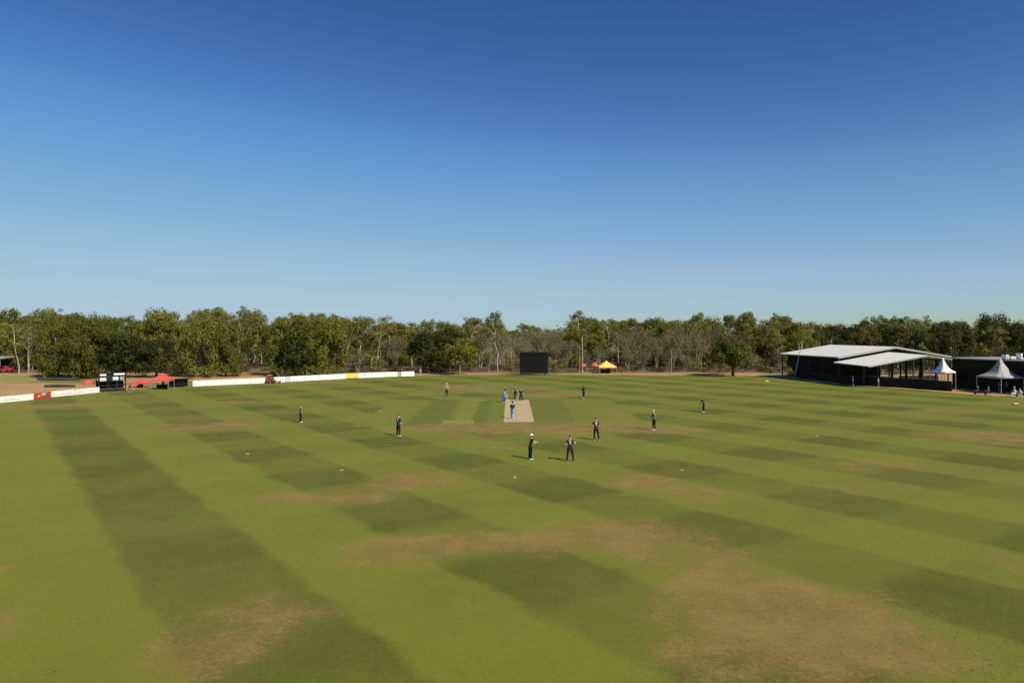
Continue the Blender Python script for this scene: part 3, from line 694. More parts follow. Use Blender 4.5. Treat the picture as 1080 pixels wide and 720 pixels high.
bm = bmesh.new(); box(bm, (0, 1.3, 1.0), (L - .2, .03, 1.2)); obj('backing_panel', bm, M['screen'], t)
bm = bmesh.new(); box(bm, (0, .02, .22), (L - .2, .03, .42)); obj('kick_panel', bm, M['black'], t)
def px2l(px): return (px - 118.2) / 29.5 * L
for x0, x1, z0, z1 in ((105, 111.5, 2.42, 2.7), (105, 111.5, 1.68, 2.15), (118.5, 124.3, 1.74, 2.22), (119.5, 131, 2.48, 2.76)):
    bm = bmesh.new(); box(bm, ((px2l(x0) + px2l(x1)) / 2, -.13, (z0 + z1) / 2), (px2l(x1) - px2l(x0), .04, z1 - z0)); obj('number_panel', bm, M['board'], t)
for x0, x1, z0, z1 in ((126, 130.5, 1.7, 2.25),):
    bm = bmesh.new(); box(bm, ((px2l(x0) + px2l(x1)) / 2, -.13, (z0 + z1) / 2), (px2l(x1) - px2l(x0), .04, z1 - z0)); obj('number_panel', bm, M['trim'], t)

# ------------------------------------------------------------------ marquees and umbrellas
def marquee(px, py, wpx, apex, eave, col, label, cat='marquee', rz=0.1, depth=None, pole='steel'):
    p = P(px, py); wd = wpx * p.y / F / (abs(math.cos(rz)) + abs(math.sin(rz))) ; dp = depth or wd
    za, ze = ZY(apex, p.y), ZY(eave, p.y); c = Vector((p.x, p.y + dp * .45, 0))
    t = thing('marquee', label, cat, c, rz)
    bm = bmesh.new(); n = 6; top = bm.verts.new((0, 0, za)); rings = []
    for i in range(1, n + 1):
        s = i / n; z = za - (za - ze) * (s ** .8); r_ = []
        for k in range(4):
            cs = [(-1, -1), (1, -1), (1, 1), (-1, 1)]
            for j in range(3):
                x = lerp(cs[k][0], cs[(k + 1) % 4][0], j / 3); y = lerp(cs[k][1], cs[(k + 1) % 4][1], j / 3)
                r_.append(bm.verts.new((x * s * wd / 2, y * s * dp / 2, z - (.04 if j else 0) * 0)))
        rings.append(r_)
    for k in range(12): bm.faces.new((top, rings[0][k], rings[0][(k + 1) % 12]))
    for a, b in zip(rings[:-1], rings[1:]):
        for k in range(12): bm.faces.new((a[k], b[k], b[(k + 1) % 12], a[(k + 1) % 12]))
    lo = [bm.verts.new(v.co - Vector((0, 0, .26))) for v in rings[-1]]
    for k in range(12): bm.faces.new((rings[-1][k], lo[k], lo[(k + 1) % 12], rings[-1][(k + 1) % 12]))
    o = obj('canopy', bm, M[col], t); md = o.modifiers.new('thickness', 'SOLIDIFY'); md.thickness = .02
    bm = bmesh.new(); box(bm, (0, 0, .72), (wd * .6, .7, .05)); box(bm, (0, -.33, .36), (wd * .6, .03, .68)); obj('trestle_table', bm, M['screen'], t)
    for sx in (-1, 1):
        for sy in (-1, 1):
            bm = bmesh.new(); tube(bm, [(sx * (wd / 2 - .05), sy * (dp / 2 - .05), 0), (sx * (wd / 2 - .05), sy * (dp / 2 - .05), ze - .03)], .035, 6)
            obj('leg', bm, M[pole], t)
    return t
marquee(167.5, 411, 21, 393.3, 400.5, 'redcanvas', 'red peaked marquee, the larger one right of the scoreboard', rz=.15)
marquee(146, 409, 15, 398.2, 403.4, 'redcanvas', 'smaller red marquee between the scoreboard and the larger red marquee', rz=-.1)
marquee(640.5, 393.8, 19.5, 380.3, 386.5, 'yellow', 'yellow peaked marquee on the far boundary right of the timber pole', rz=.05)
def umbrella(px, py, wpx, top, rim, label, col='redcanvas', z0=0):
    p = P(px, py); r = wpx * p.y / F / 2; zt, zr = ZY(top, p.y), ZY(rim, p.y)
    t = thing('patio_umbrella', label, 'umbrella', p)
    bm = bmesh.new(); tp = bm.verts.new((0, 0, zt)); r1 = []; r2 = []
    for k in range(8):
        a = k * math.pi / 4; r1.append(bm.verts.new((math.cos(a) * r * .55, math.sin(a) * r * .55, lerp(zt, zr, .42)))); r2.append(bm.verts.new((math.cos(a) * r, math.sin(a) * r, zr)))
    for k in range(8): bm.faces.new((tp, r1[k], r1[(k + 1) % 8])); bm.faces.new((r1[k], r2[k], r2[(k + 1) % 8], r1[(k + 1) % 8]))
    lo = [bm.verts.new(v.co * 1.0 - Vector((0, 0, .16))) for v in r2]
    for k in range(8): bm.faces.new((r2[k], lo[k], lo[(k + 1) % 8], r2[(k + 1) % 8]))
    o = obj('canopy', bm, M[col], t); md = o.modifiers.new('thickness', 'SOLIDIFY'); md.thickness = .015
    bm = bmesh.new(); tube(bm, [(0, 0, 0), (0, 0, zt + .06)], .025, 6); obj('pole', bm, M['steel'], t)
    bm = bmesh.new(); tube(bm, [(0, 0, .0), (0, 0, .08)], .25, 12); obj('base', bm, M['concrete'], t)
umbrella(93.2, 412.0, 12.5, 400.2, 404.0, 'red umbrella behind the white boards left of the scoreboard')
umbrella(614.8, 392.2, 7, 382.5, 385.5, 'small red umbrella at the foot of the timber pole')
umbrella(626.8, 391.8, 9, 381.8, 385.2, 'small red umbrella left of the yellow marquee')
umbrella(141, 410.6, 9, 403.4, 405.4, 'low red umbrella between the scoreboard and the red marquees')
# pinnacle tents in the right corner
def pinnacle(px, py, wpx, apex, eave, label, rz, blue_left=False, prints=False):
    p = P(px, py); s = wpx * p.y / F / (abs(math.cos(rz)) + abs(math.sin(rz))); za, ze = ZY(apex, p.y), ZY(eave, p.y)
    # (px, py) is the foot of the corner leg nearest the field
    s = wpx * p.y / F / math.sqrt(2); c = Vector((p.x, p.y, 0)) + Matrix.Rotation(rz, 3, 'Z') @ Vector((s / 2, s / 2, 0)); t = thing('pinnacle_tent', label, 'tent', c, rz)
    cs = [(-1, -1), (1, -1), (1, 1), (-1, 1)]
    bms = [bmesh.new() for _ in range(4)]
    n = 9
    for k in range(4):
        bm = bms[k]; rows = []
        for i in range(n + 1):
            u_ = i / n; r = .03 + .97 * u_; z = ze + (za - ze) * (1 - u_) ** 2.6 * .8 + (za - ze) * .2 * (1 - u_)
            rw = []
            for j in range(5):
                x = lerp(cs[k][0], cs[(k + 1) % 4][0], j / 4) * r * s / 2; y = lerp(cs[k][1], cs[(k + 1) % 4][1], j / 4) * r * s / 2
                rw.append(bm.verts.new((x * (1 - .05 * math.sin(math.pi * j / 4) * u_), y * (1 - .05 * math.sin(math.pi * j / 4) * u_), z - .0)))
            rows.append(rw)
        rows.append([bm.verts.new(v.co - Vector((0, 0, .28))) for v in rows[-1]])
        for a, b in zip(rows[:-1], rows[1:]):
            for j in range(4): bm.faces.new((a[j], b[j], b[j + 1], a[j + 1]))
        if blue_left and k == 3:
            bm.faces.ensure_lookup_table()
            for i in range(5, n):
                for j in range(0, 3): bm.faces[i * 4 + j].material_index = 1
        o = obj('roof_panel', bm, [M['canvas'], M['canvas_blue']] if (blue_left and k == 3) else M['canvas_grey' if prints else 'canvas'], t, True)
        md = o.modifiers.new('thickness', 'SOLIDIFY'); md.thickness = .02
    for x, y in cs:
        bm = bmesh.new(); tube(bm, [(x * s / 2 * .97, y * s / 2 * .97, 0), (x * s / 2 * .97, y * s / 2 * .97, ze - .02)], .05, 8); obj('leg', bm, M['steel'], t)
    bm = bmesh.new(); tube(bm, [(0, 0, za - .2), (0, 0, za + .3)], [.05, .02], 6); obj('finial', bm, M['steel'], t)
    if prints:
        bm = bmesh.new()
        for i in range(3):
            for j in range(4 - i % 2):
                x = (.25 + .17 * j + .05 * i - .0) * s / 2; z = ze - .07 - .07 * i
                box(bm, ((-.92 + .17 * j) * s / 2, -s / 2 - .03, z), (.2, .012, .045))
        obj('lettering', bm, M['blue'], t)
    return t
pinnacle(996, 412, 24, 377.6, 392.0, 'white peaked tent with a blue side panel next to the pavilion', R(20), True)
pinnacle(1056, 415.8, 43, 378.5, 397.5, 'larger white peaked tent with blue lettering at the right edge of the picture', R(13), False, True)

# ------------------------------------------------------------------ pavilion
ud, vd = Vector((.986, .166, 0)), Vector((-.166, .986, 0))      # across the gable, along the ridge
A0 = Vector((57.7, 124, 0)); Wp, Lp, ze, za = 22.6, 19.3, 4.7, 6.46
rzp = math.atan2(ud.y, ud.x)
t = t_pav = thing('pavilion', 'large open clubhouse pavilion with low-pitched pale metal roof and dark sides', 'building', A0, rzp)
def gable(bm, x0, x1, y0, y1, e, a, th=.12, xm=None, e2=None, drop=0):
    xm = (x0 + x1) / 2 if xm is None else xm; e2 = e if e2 is None else e2
    for (xa, zA, xb, zB) in ((x0, e, xm, a), (xm, a, x1, e2)):
        vv = [bm.verts.new(c) for c in ((xa, y0, zA - drop), (xb, y0, zB - drop), (xb, y1, zB), (xa, y1, zA), (xa, y0, zA - th - drop), (xb, y0, zB - th - drop), (xb, y1, zB - th), (xa, y1, zA - th))]
        for f in ((0, 1, 2, 3), (7, 6, 5, 4), (0, 4, 5, 1), (2, 6, 7, 3), (0, 3, 7, 4)) + (((1, 5, 6, 2),) if xb == x1 else ()): bm.faces.new([vv[i] for i in f])
bm = bmesh.new(); gable(bm, 0, Wp, 0, Lp, ze, za); rf = obj('roof', bm, M['roof'], t)
bm = bmesh.new()
for xa, zA, xb, zB in ((0, ze, Wp / 2, za), (Wp / 2, za, Wp, ze)):
    dd = Vector((xb - xa, 0, zB - zA)); ang = math.atan2(dd.z, dd.x)
    box(bm, ((xa + xb) / 2, -.04, (zA + zB) / 2 - .15), (dd.length, .06, .32), rot=Euler((0, -ang, 0)))
obj('barge_board', bm, M['trim'], rf)
bm = bmesh.new(); box(bm, (-.09, Lp / 2, ze - .14), (.14, Lp, .14)); obj('gutter', bm, M['trim'], rf)
bm = bmesh.new()
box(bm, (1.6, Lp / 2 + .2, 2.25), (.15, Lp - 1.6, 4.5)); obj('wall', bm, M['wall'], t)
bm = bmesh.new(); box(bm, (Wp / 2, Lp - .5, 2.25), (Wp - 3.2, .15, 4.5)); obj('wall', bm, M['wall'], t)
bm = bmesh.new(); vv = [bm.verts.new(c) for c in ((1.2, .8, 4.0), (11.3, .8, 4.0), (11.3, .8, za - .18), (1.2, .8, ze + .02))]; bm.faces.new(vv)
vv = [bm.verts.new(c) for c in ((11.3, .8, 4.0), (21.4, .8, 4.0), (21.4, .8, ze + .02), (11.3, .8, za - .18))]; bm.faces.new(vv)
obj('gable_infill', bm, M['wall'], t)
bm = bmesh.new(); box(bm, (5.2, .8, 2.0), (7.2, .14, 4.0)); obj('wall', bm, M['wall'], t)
for k in range(4):
    bm = bmesh.new(); box(bm, (1.50, 3 + k * 4, 2.6), (.06, 2.2, 1.2)); wn = obj('window', bm, M['glass'], t)
    bm = bmesh.new(); box(bm, (1.485, 3 + k * 4, 2.6), (.05, .07, 1.2)); box(bm, (1.485, 3 + k * 4, 3.24), (.07, 2.3, .07)); box(bm, (1.485, 3 + k * 4, 1.96), (.07, 2.3, .07)); obj('frame', bm, M['darkmetal'], wn)
for x in (.3,):
    for k in range(5):
        bm = bmesh.new(); box(bm, (x, .3 + k * 4.6, 2.3), (.16, .16, 4.6)); obj('post', bm, M['darkmetal'], t)
for x in (12.5, 17, 22.2):
    for y in (.3, 9, 18.3):
        bm = bmesh.new(); box(bm, (x, y, 2.3), (.18, .18, 4.6 if x > 20 else 5.2)); obj('post', bm, M['darkmetal'], t)
bm = bmesh.new(); box(bm, (Wp / 2, Lp / 2, .06), (Wp + 1.5, Lp + 1, .12)); obj('floor_slab', bm, M['concrete'], t)
bm = bmesh.new()
for k in range(7): tube(bm, [(k * 4 - 12, 0, 0), (k * 4 - 12, 0, 2.2)], [.1, .05], 6)
t = thing('added_hedge', 'added dark foliage behind the pavilion, darkening the view between its posts', 'added_hedge', (93, 152, 0))  # added dark foliage, put in to darken the view through the veranda
obj('stems', bm, M['bark_dark'], t); rg = np.random.default_rng(5)
link('foliage', crown_mesh('foliage', [(rg.uniform(-19, 17), rg.uniform(-1.5, 1.5), rg.uniform(.4, 4.2), rg.uniform(1.0, 1.5)) for _ in range(110)], rg, (.2, .4), 60), M['dark'], t)
bm = bmesh.new(); box(bm, (16.6, .8, .65), (8.0, .14, 1.05)); obj('added_half_wall', bm, M['wall'], t_pav)  # added dark wall, put in so the opening under the veranda reads darker
B0 = Vector((57.9, 114.2, 0))
t = thing('veranda', 'lower pale metal roof on dark posts in front of the large pavilion', 'building', B0, rzp)
bm = bmesh.new(); gable(bm, .2, 17.0, 0, 9.4, 3.78, 5.52, .1, 11.1, 4.65, .25); rf = obj('roof', bm, M['roof'], t)
bm = bmesh.new()
for xa, zA, xb, zB in ((.2, 3.53, 11.1, 5.27), (11.1, 5.27, 17, 4.4)):
    dd = Vector((xb - xa, 0, zB - zA)); ang = math.atan2(dd.z, dd.x)
    box(bm, ((xa + xb) / 2, -.035, (zA + zB) / 2 - .10), (dd.length, .05, .2), rot=Euler((0, -ang, 0)))
obj('barge_board', bm, M['trim'], rf)
for x, hh in ((2.4, 3.8), (5.0, 4.2), (7.7, 4.6), (10.4, 5.1), (13.2, 4.85), (16.2, 4.4)):
    bm = bmesh.new(); box(bm, (x, 4.2, hh / 2), (.28, .28, hh - .06)); obj('post', bm, M['darkmetal'], t)
# dark fence along the boundary in front, pale rail behind
def fence(name, pts, h, m, label, cat, step=2.4, solid=True, z0=0, rail=None):
    t = thing(name, label, cat, P(*pts[0]))
    base = P(*pts[0]); W_ = [P(*a) - base for a in pts]
    bm = bmesh.new(); bp = bmesh.new()
    if solid:
        for a, b in zip(W_[:-1], W_[1:]):
            d = b - a; box(bm, (a + b) / 2 + Vector((0, 0, z0 + (h - z0) / 2)), (d.length, .03, h - z0), math.atan2(d.y, d.x))
        obj('mesh_panel', bm, m, t)
    for a, b in zip(W_[:-1], W_[1:]):
        d = b - a; n = max(1, int(d.length / step))
        for k in range(n):
            c = a.lerp(b, k / n); b1 = bmesh.new(); tube(b1, [c + Vector((0, .05, 0)), c + Vector((0, .05, h + .02))], .035, 6); obj('post', b1, rail or M['darkmetal'], t)
        box(bp, (a + b) / 2 + Vector((0, -.02, h)), (d.length, .05, .06), math.atan2(d.y, d.x))
    obj('top_rail', bp, rail or M['darkmetal'], t)
    return t
fence('mesh_fence', [(842, 399.2), (850, 400.2), (888, 404.8), (915, 406.6)], 1.5, M['shade'], 'low dark mesh fence in front of the pavilion wall', 'fence')
fence('mesh_fence', [(915, 406.7), (960, 409.3), (1004, 412.6)], 1.5, M['shade'], 'low dark mesh fence under the veranda and the blue-sided tent', 'fence')
fence('pipe_rail', [(905, 403.2), (945, 405.0), (1000, 409.0)], 1.25, M['white'], 'pale pipe rail behind the dark fence under the veranda', 'railing', 3, False, rail=M['steel'])
# long dark building to the right
c0 = Vector((72.0, 114.8, 0)); c1 = Vector((79.8, 91, 0)); d = c1 - c0
t = thing('clubrooms', 'long dark flat-roofed building at the right edge behind the peaked tents', 'building', c0, math.atan2(d.y, d.x))
Lc = d.length; hc = 4.75
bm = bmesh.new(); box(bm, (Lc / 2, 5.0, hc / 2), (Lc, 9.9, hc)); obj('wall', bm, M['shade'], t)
bm = bmesh.new(); box(bm, (Lc / 2, 4.7, hc + .09), (Lc + .6, 11.2, .18)); rf = obj('roof', bm, M['trim'], t)
for k in range(7):
    bm = bmesh.new(); box(bm, (1.8 + k * 3.4, -.02, 2.1), (1.8, .08, 1.2)); wn = obj('window', bm, M['glass'], t)
    bm = bmesh.new(); box(bm, (1.8 + k * 3.4, -.05, 2.74), (2.0, .08, .08)); box(bm, (1.8 + k * 3.4, -.05, 1.46), (2.0, .08, .08)); obj('frame', bm, M['darkmetal'], wn)
for i, (px, w_, h_, lb) in enumerate(((1060, .6, .6, 'leftmost pale air conditioner on the dark flat roof'), (1066.5, .8, .35, 'low pale air conditioner in the middle of the dark flat roof'), (1075, .35, .8, 'tall narrow pale vent on the dark flat roof'))):
    yy = 106.5; o_ = thing('roof_unit', lb, 'air conditioner', (XY(px, yy), yy, hc + .18), .3, 'pale units on the dark flat roof')
    bm = bmesh.new(); box(bm, (0, 0, h_ / 2 + .1), (w_, .8, h_), bev=.03); obj('casing', bm, M['board'], o_)
    bm = bmesh.new(); box(bm, (0, 0, .05), (w_ * .8, .6, .1)); obj('foot', bm, M['darkmetal'], o_)
    bm = bmesh.new(); tube(bm, [(0, -.41, h_ / 2 + .1), (0, -.44, h_ / 2 + .1)], min(w_, h_) * .35, 14); obj('fan_grille', bm, M['greymark'], o_)
p = P(970.5, 402.5); t = thing('closed_umbrella', 'folded red umbrella standing beyond the veranda', 'umbrella', p)
bm = bmesh.new(); tube(bm, [(0, 0, .9), (0, 0, 1.1), (0, 0, 1.9), (0, 0, 2.5)], [.42, .36, .2, .06], 10); obj('canopy', bm, M['redcanvas'], t)
bm = bmesh.new(); tube(bm, [(0, 0, 0), (0, 0, 2.65)], .03, 6); obj('pole', bm, M['steel'], t)
bm = bmesh.new(); tube(bm, [(0, 0, 0), (0, 0, .1)], .3, 12); obj('base', bm, M['concrete'], t)
# far left shed
p = P(2, 391.5); t = thing('shed', 'dark open shed with grey roof at the far left edge under the trees', 'building', p + Vector((-6, 0, 0)))
zt = ZY(377, p.y)
bm = bmesh.new(); box(bm, (-2, 2, zt - .06), (16, 5, .12), rot=Euler((R(4), 0, 0))); obj('roof', bm, M['trim'], t)
bm = bmesh.new(); box(bm, (-2, 4, zt / 2 - .3), (15, .15, zt - .6)); obj('wall', bm, M['wall'], t)
for x in (-9, -5, -1, 3, 5.6): bm = bmesh.new(); box(bm, (x, 0, zt / 2 - .1), (.12, .12, zt - .25)); obj('post', bm, M['steel'], t)
# a small red car at the far left
def car(px, py, rz, col, label):
    t = thing('parked_car', label, 'car', P(px, py), rz)
    bm = bmesh.new(); prof = [(-2.1, .35), (-2.15, .8), (-1.9, .95), (-1.5, 1.42), (.3, 1.45), (.95, 1.0), (1.9, .9), (2.1, .7), (2.1, .35)]
    vs1 = [bm.verts.new((x, -.85, z)) for x, z in prof]; vs2 = [bm.verts.new((x, .85, z)) for x, z in prof]; n = len(prof)
    bm.faces.new(vs1); bm.faces.new(vs2[::-1])
    for k in range(n): bm.faces.new((vs1[k], vs2[k], vs2[(k + 1) % n], vs1[(k + 1) % n]))
    bmesh.ops.recalc_face_normals(bm, faces=bm.faces); bmesh.ops.bevel(bm, geom=list(bm.edges), offset=.05, segments=2, affect='EDGES'); obj('body', bm, col, t, False)
    for s in (-1, 1):
        bm = bmesh.new(); poly(bm, [(-1.42, s * .866, 1.32), (.22, s * .866, 1.34), (.75, s * .866, 1.03), (-1.68, s * .866, 1.0)]); obj('window', bm, M['glass'], t)
        for x in (-1.3, 1.3):
            bm = bmesh.new(); tube(bm, [(x, s * .72, .32), (x, s * .9, .32)], .32, 14); wh = obj('wheel', bm, M['rubber'], t)
            bm = bmesh.new(); tube(bm, [(x, s * .9, .32), (x, s * .96, .32)], .17, 10); obj('rim', bm, M['steel'], wh)
    return t
car(3, 392.6, .1, M['red'], 'red car parked beside the dark shed at the far left edge')
# red roller on the boundary
p = P(285, 404.2); t = thing('ground_roller', 'small red ride-on pitch roller parked between the white boards', 'roller', p, .1)
bm = bmesh.new(); box(bm, (0, 0, .62), (1.0, .7, .45), bev=.06); box(bm, (-.15, 0, 1.0), (.5, .55, .35), bev=.05); obj('body', bm, mat('dark_red_paint', (.22, .05, .035), .5), t)
for x, r in ((-.5, .33), (.55, .33)):
    bm = bmesh.new(); tube(bm, [(x, -.45, r), (x, .45, r)], r, 16); obj('drum', bm, M['darkmetal'], t)
bm = bmesh.new(); tube(bm, [(.35, 0, .8), (.5, 0, 1.15), (.42, 0, 1.2)], .03, 6); obj('steering_column', bm, M['black'], t)
for s in (-1, 1):
    bm = bmesh.new(); tube(bm, [(-.4, s * .3, .8), (-.4, s * .3, 1.42)], .025, 6); obj('post', bm, M['black'], t)
bm = bmesh.new(); box(bm, (-.1, 0, 1.45), (.8, .8, .06), bev=.02); obj('roof', bm, M['yellow'], t)
p = P(292, 403.9); t = thing('equipment_trolley', 'low bright red trolley on the grass just right of the roller', 'trolley', p, .1)
bm = bmesh.new(); box(bm, (0, 0, .30), (1.3, .6, .2), bev=.03); obj('tray', bm, M['redcanvas'], t)
bm = bmesh.new(); tube(bm, [(.65, 0, .3), (1.0, 0, .7)], .025, 6); obj('handle', bm, M['steel'], t)
for x in (-.45, .45):
    for s in (-1, 1): bm = bmesh.new(); tube(bm, [(x, s * .26, .13), (x, s * .33, .13)], .13, 10); obj('wheel', bm, M['rubber'], t)
# black shelter right of the marquees
p, q = P(182, 408.6), P(202.5, 407.4); a, L = frame_of(p, q)
t = thing('team_shelter', 'low black player shelter between the red marquee and the plain white boards', 'shelter', (p + q) / 2, a)
bm = bmesh.new(); prof = [(-.2, 1.32), (.5, 1.42), (1.3, 1.3), (1.6, 1.0), (1.65, 0)]
for a0, b0_ in zip(prof[:-1], prof[1:]): poly(bm, [(-L / 2, a0[0], a0[1]), (L / 2, a0[0], a0[1]), (L / 2, b0_[0], b0_[1]), (-L / 2, b0_[0], b0_[1])])
o = obj('cover', bm, M['shade'], t); o.modifiers.new('thickness', 'SOLIDIFY').thickness = .03
for s in (-1, 0, 1):
    bm = bmesh.new(); tube(bm, [(s * L / 2 * .98, -.18, 0), (s * L / 2 * .98, -.18, 1.28)], .03, 6); obj('post', bm, M['darkmetal'], t)
bm = bmesh.new(); box(bm, (0, 1.0, .42), (L - .3, .35, .05)); obj('bench', bm, M['greymark'], t)
bm = bmesh.new(); box(bm, (-.2, .0, .55), (L * .5, .04, .7)); obj('front_panel', bm, M['screen'], t)
# fallen logs on the verge
for px, py, L_, lb in ((63, 408.3, 4.6, 'dark fallen log on the red verge behind the white boards, nearer one'), (62, 401.0, 7.5, 'long dark log edging the trees behind the left white boards')):
    bm = bmesh.new(); tube(bm, [(-L_ / 2, 0, .2), (-L_ / 6, .15, .26), (L_ / 5, -.1, .22), (L_ / 2, .1, .18)], [.24, .26, .24, .18], 9)
    o = obj('fallen_log', bm, M['bark_dark']); o.location = P(px, py); o.rotation_euler.z = .12; tag(o, lb, 'log')
# fielding circle discs
DISC = [(542.5, 503.5, 'pale marker disc on the dark diamond of grass in front of the keeper'), (261, 479, 'pale marker disc on the left outfield, furthest left on the grass'), (360, 496, 'pale marker disc between the two brown patches left of centre'),
        (718.5, 496, 'pale marker disc beside the brown patch right of centre'), (860.5, 460, 'pale marker disc on the right outfield'), (400, 433, 'pale marker disc level with the far-left fielders'),
        (364.5, 401.3, 'pale marker disc on the grass just in front of the yellow board')]
for px, py, lb in DISC:
    bm = bmesh.new(); tube(bm, [(0, 0, .015), (0, 0, .04), (0, 0, .07)], [.16, .14, .07], 16); o = obj('marker_disc', bm, mat('disc', (.27, .27, .10), .6)); o.location = P(px, py); tag(o, lb, 'marker disc', 'fielding circle marker discs')
for px, py, lb, sx in ((808.5, 402.6, 'small yellow kit bag lying on the outfield below the left end of the pavilion', 'yellow'), (1071, 427, 'pale tan bag lying on the grass in front of the seated spectators', 'palewood')):
    bm = bmesh.new(); box(bm, (0, 0, .14), (.75, .32, .26), bev=.09); o = obj('kit_bag', bm, M[sx]); o.location = P(px, py); tag(o, lb, 'bag')
    bm = bmesh.new(); tube(bm, [(-.2, 0, .26), (-.12, 0, .36), (.12, 0, .36), (.2, 0, .26)], .015, 5); obj('strap', bm, M['black'], o)
# stumps
for yy, lb in ((72.45, 'wooden stumps at the near end of the pitch'), (92.57, 'wooden stumps at the far end of the pitch')):
    t = thing('wicket', lb, 'stumps', (.7, yy, 0))
    for k in (-1, 0, 1): bm = bmesh.new(); tube(bm, [(k * .095, 0, 0), (k * .095, 0, .70)], .019, 8); obj('stump', bm, M['palewood'], t)
    bm = bmesh.new(); tube(bm, [(-.1, 0, .72), (0, 0, .715)], .012, 6); tube(bm, [(.0, 0, .715), (.1, 0, .72)], .012, 6); obj('bails', bm, M['palewood'], t)

# ------------------------------------------------------------------ people
def cloth(name, c, r=.8): 
    if name not in M: M[name] = mat(name, c, r, var=.12, scale=6, spec=.15)
    return M[name]
SK = {'fair': mat('fair_skin', (.52, .33, .24), .6, var=.05), 'tan': mat('tan_skin', (.36, .21, .14), .6, var=.05), 'brown': mat('brown_skin', (.17, .09, .055), .6, var=.05)}
M['eye'] = mat('eye_dark', (.03, .02, .02), .3); M['lip'] = mat('lip', (.35, .13, .11), .5); M['hair'] = mat('dark_hair', (.03, .02, .013), .7)
cloth('kit_black', (.026, .030, .044)); cloth('kit_navy', (.022, .030, .065)); cloth('kit_blue', (.17, .33, .62)); cloth('kit_slate', (.10, .14, .24)); cloth('kit_cream', (.50, .42, .30))
cloth('kit_white', (.74, .74, .72)); cloth('kit_grey', (.16, .17, .19)); cloth('kit_yellow', (.70, .52, .12)); cloth('kit_padblue', (.38, .55, .70)); cloth('kit_red', (.45, .06, .05)); cloth('trousers_dark', (.016, .018, .022))
def remeshed(bm, voxel):
    me = bpy.data.meshes.new('tmp'); bm.normal_update(); bmesh.ops.recalc_face_normals(bm, faces=bm.faces); bm.to_mesh(me); bm.free()
    o = bpy.data.objects.new('tmp', me); COL.objects.link(o)
    md = o.modifiers.new('r', 'REMESH'); md.mode = 'VOXEL'; md.voxel_size = voxel; md.use_smooth_shade = True
    sm = o.modifiers.new('s', 'SMOOTH'); sm.iterations = 2; sm.factor = .5
    dg = bpy.context.evaluated_depsgraph_get(); r = bpy.data.meshes.new_from_object(o.evaluated_get(dg))
    bpy.data.objects.remove(o); bpy.data.meshes.remove(me)
    return r
def nv(*a): return Vector(a).normalized()
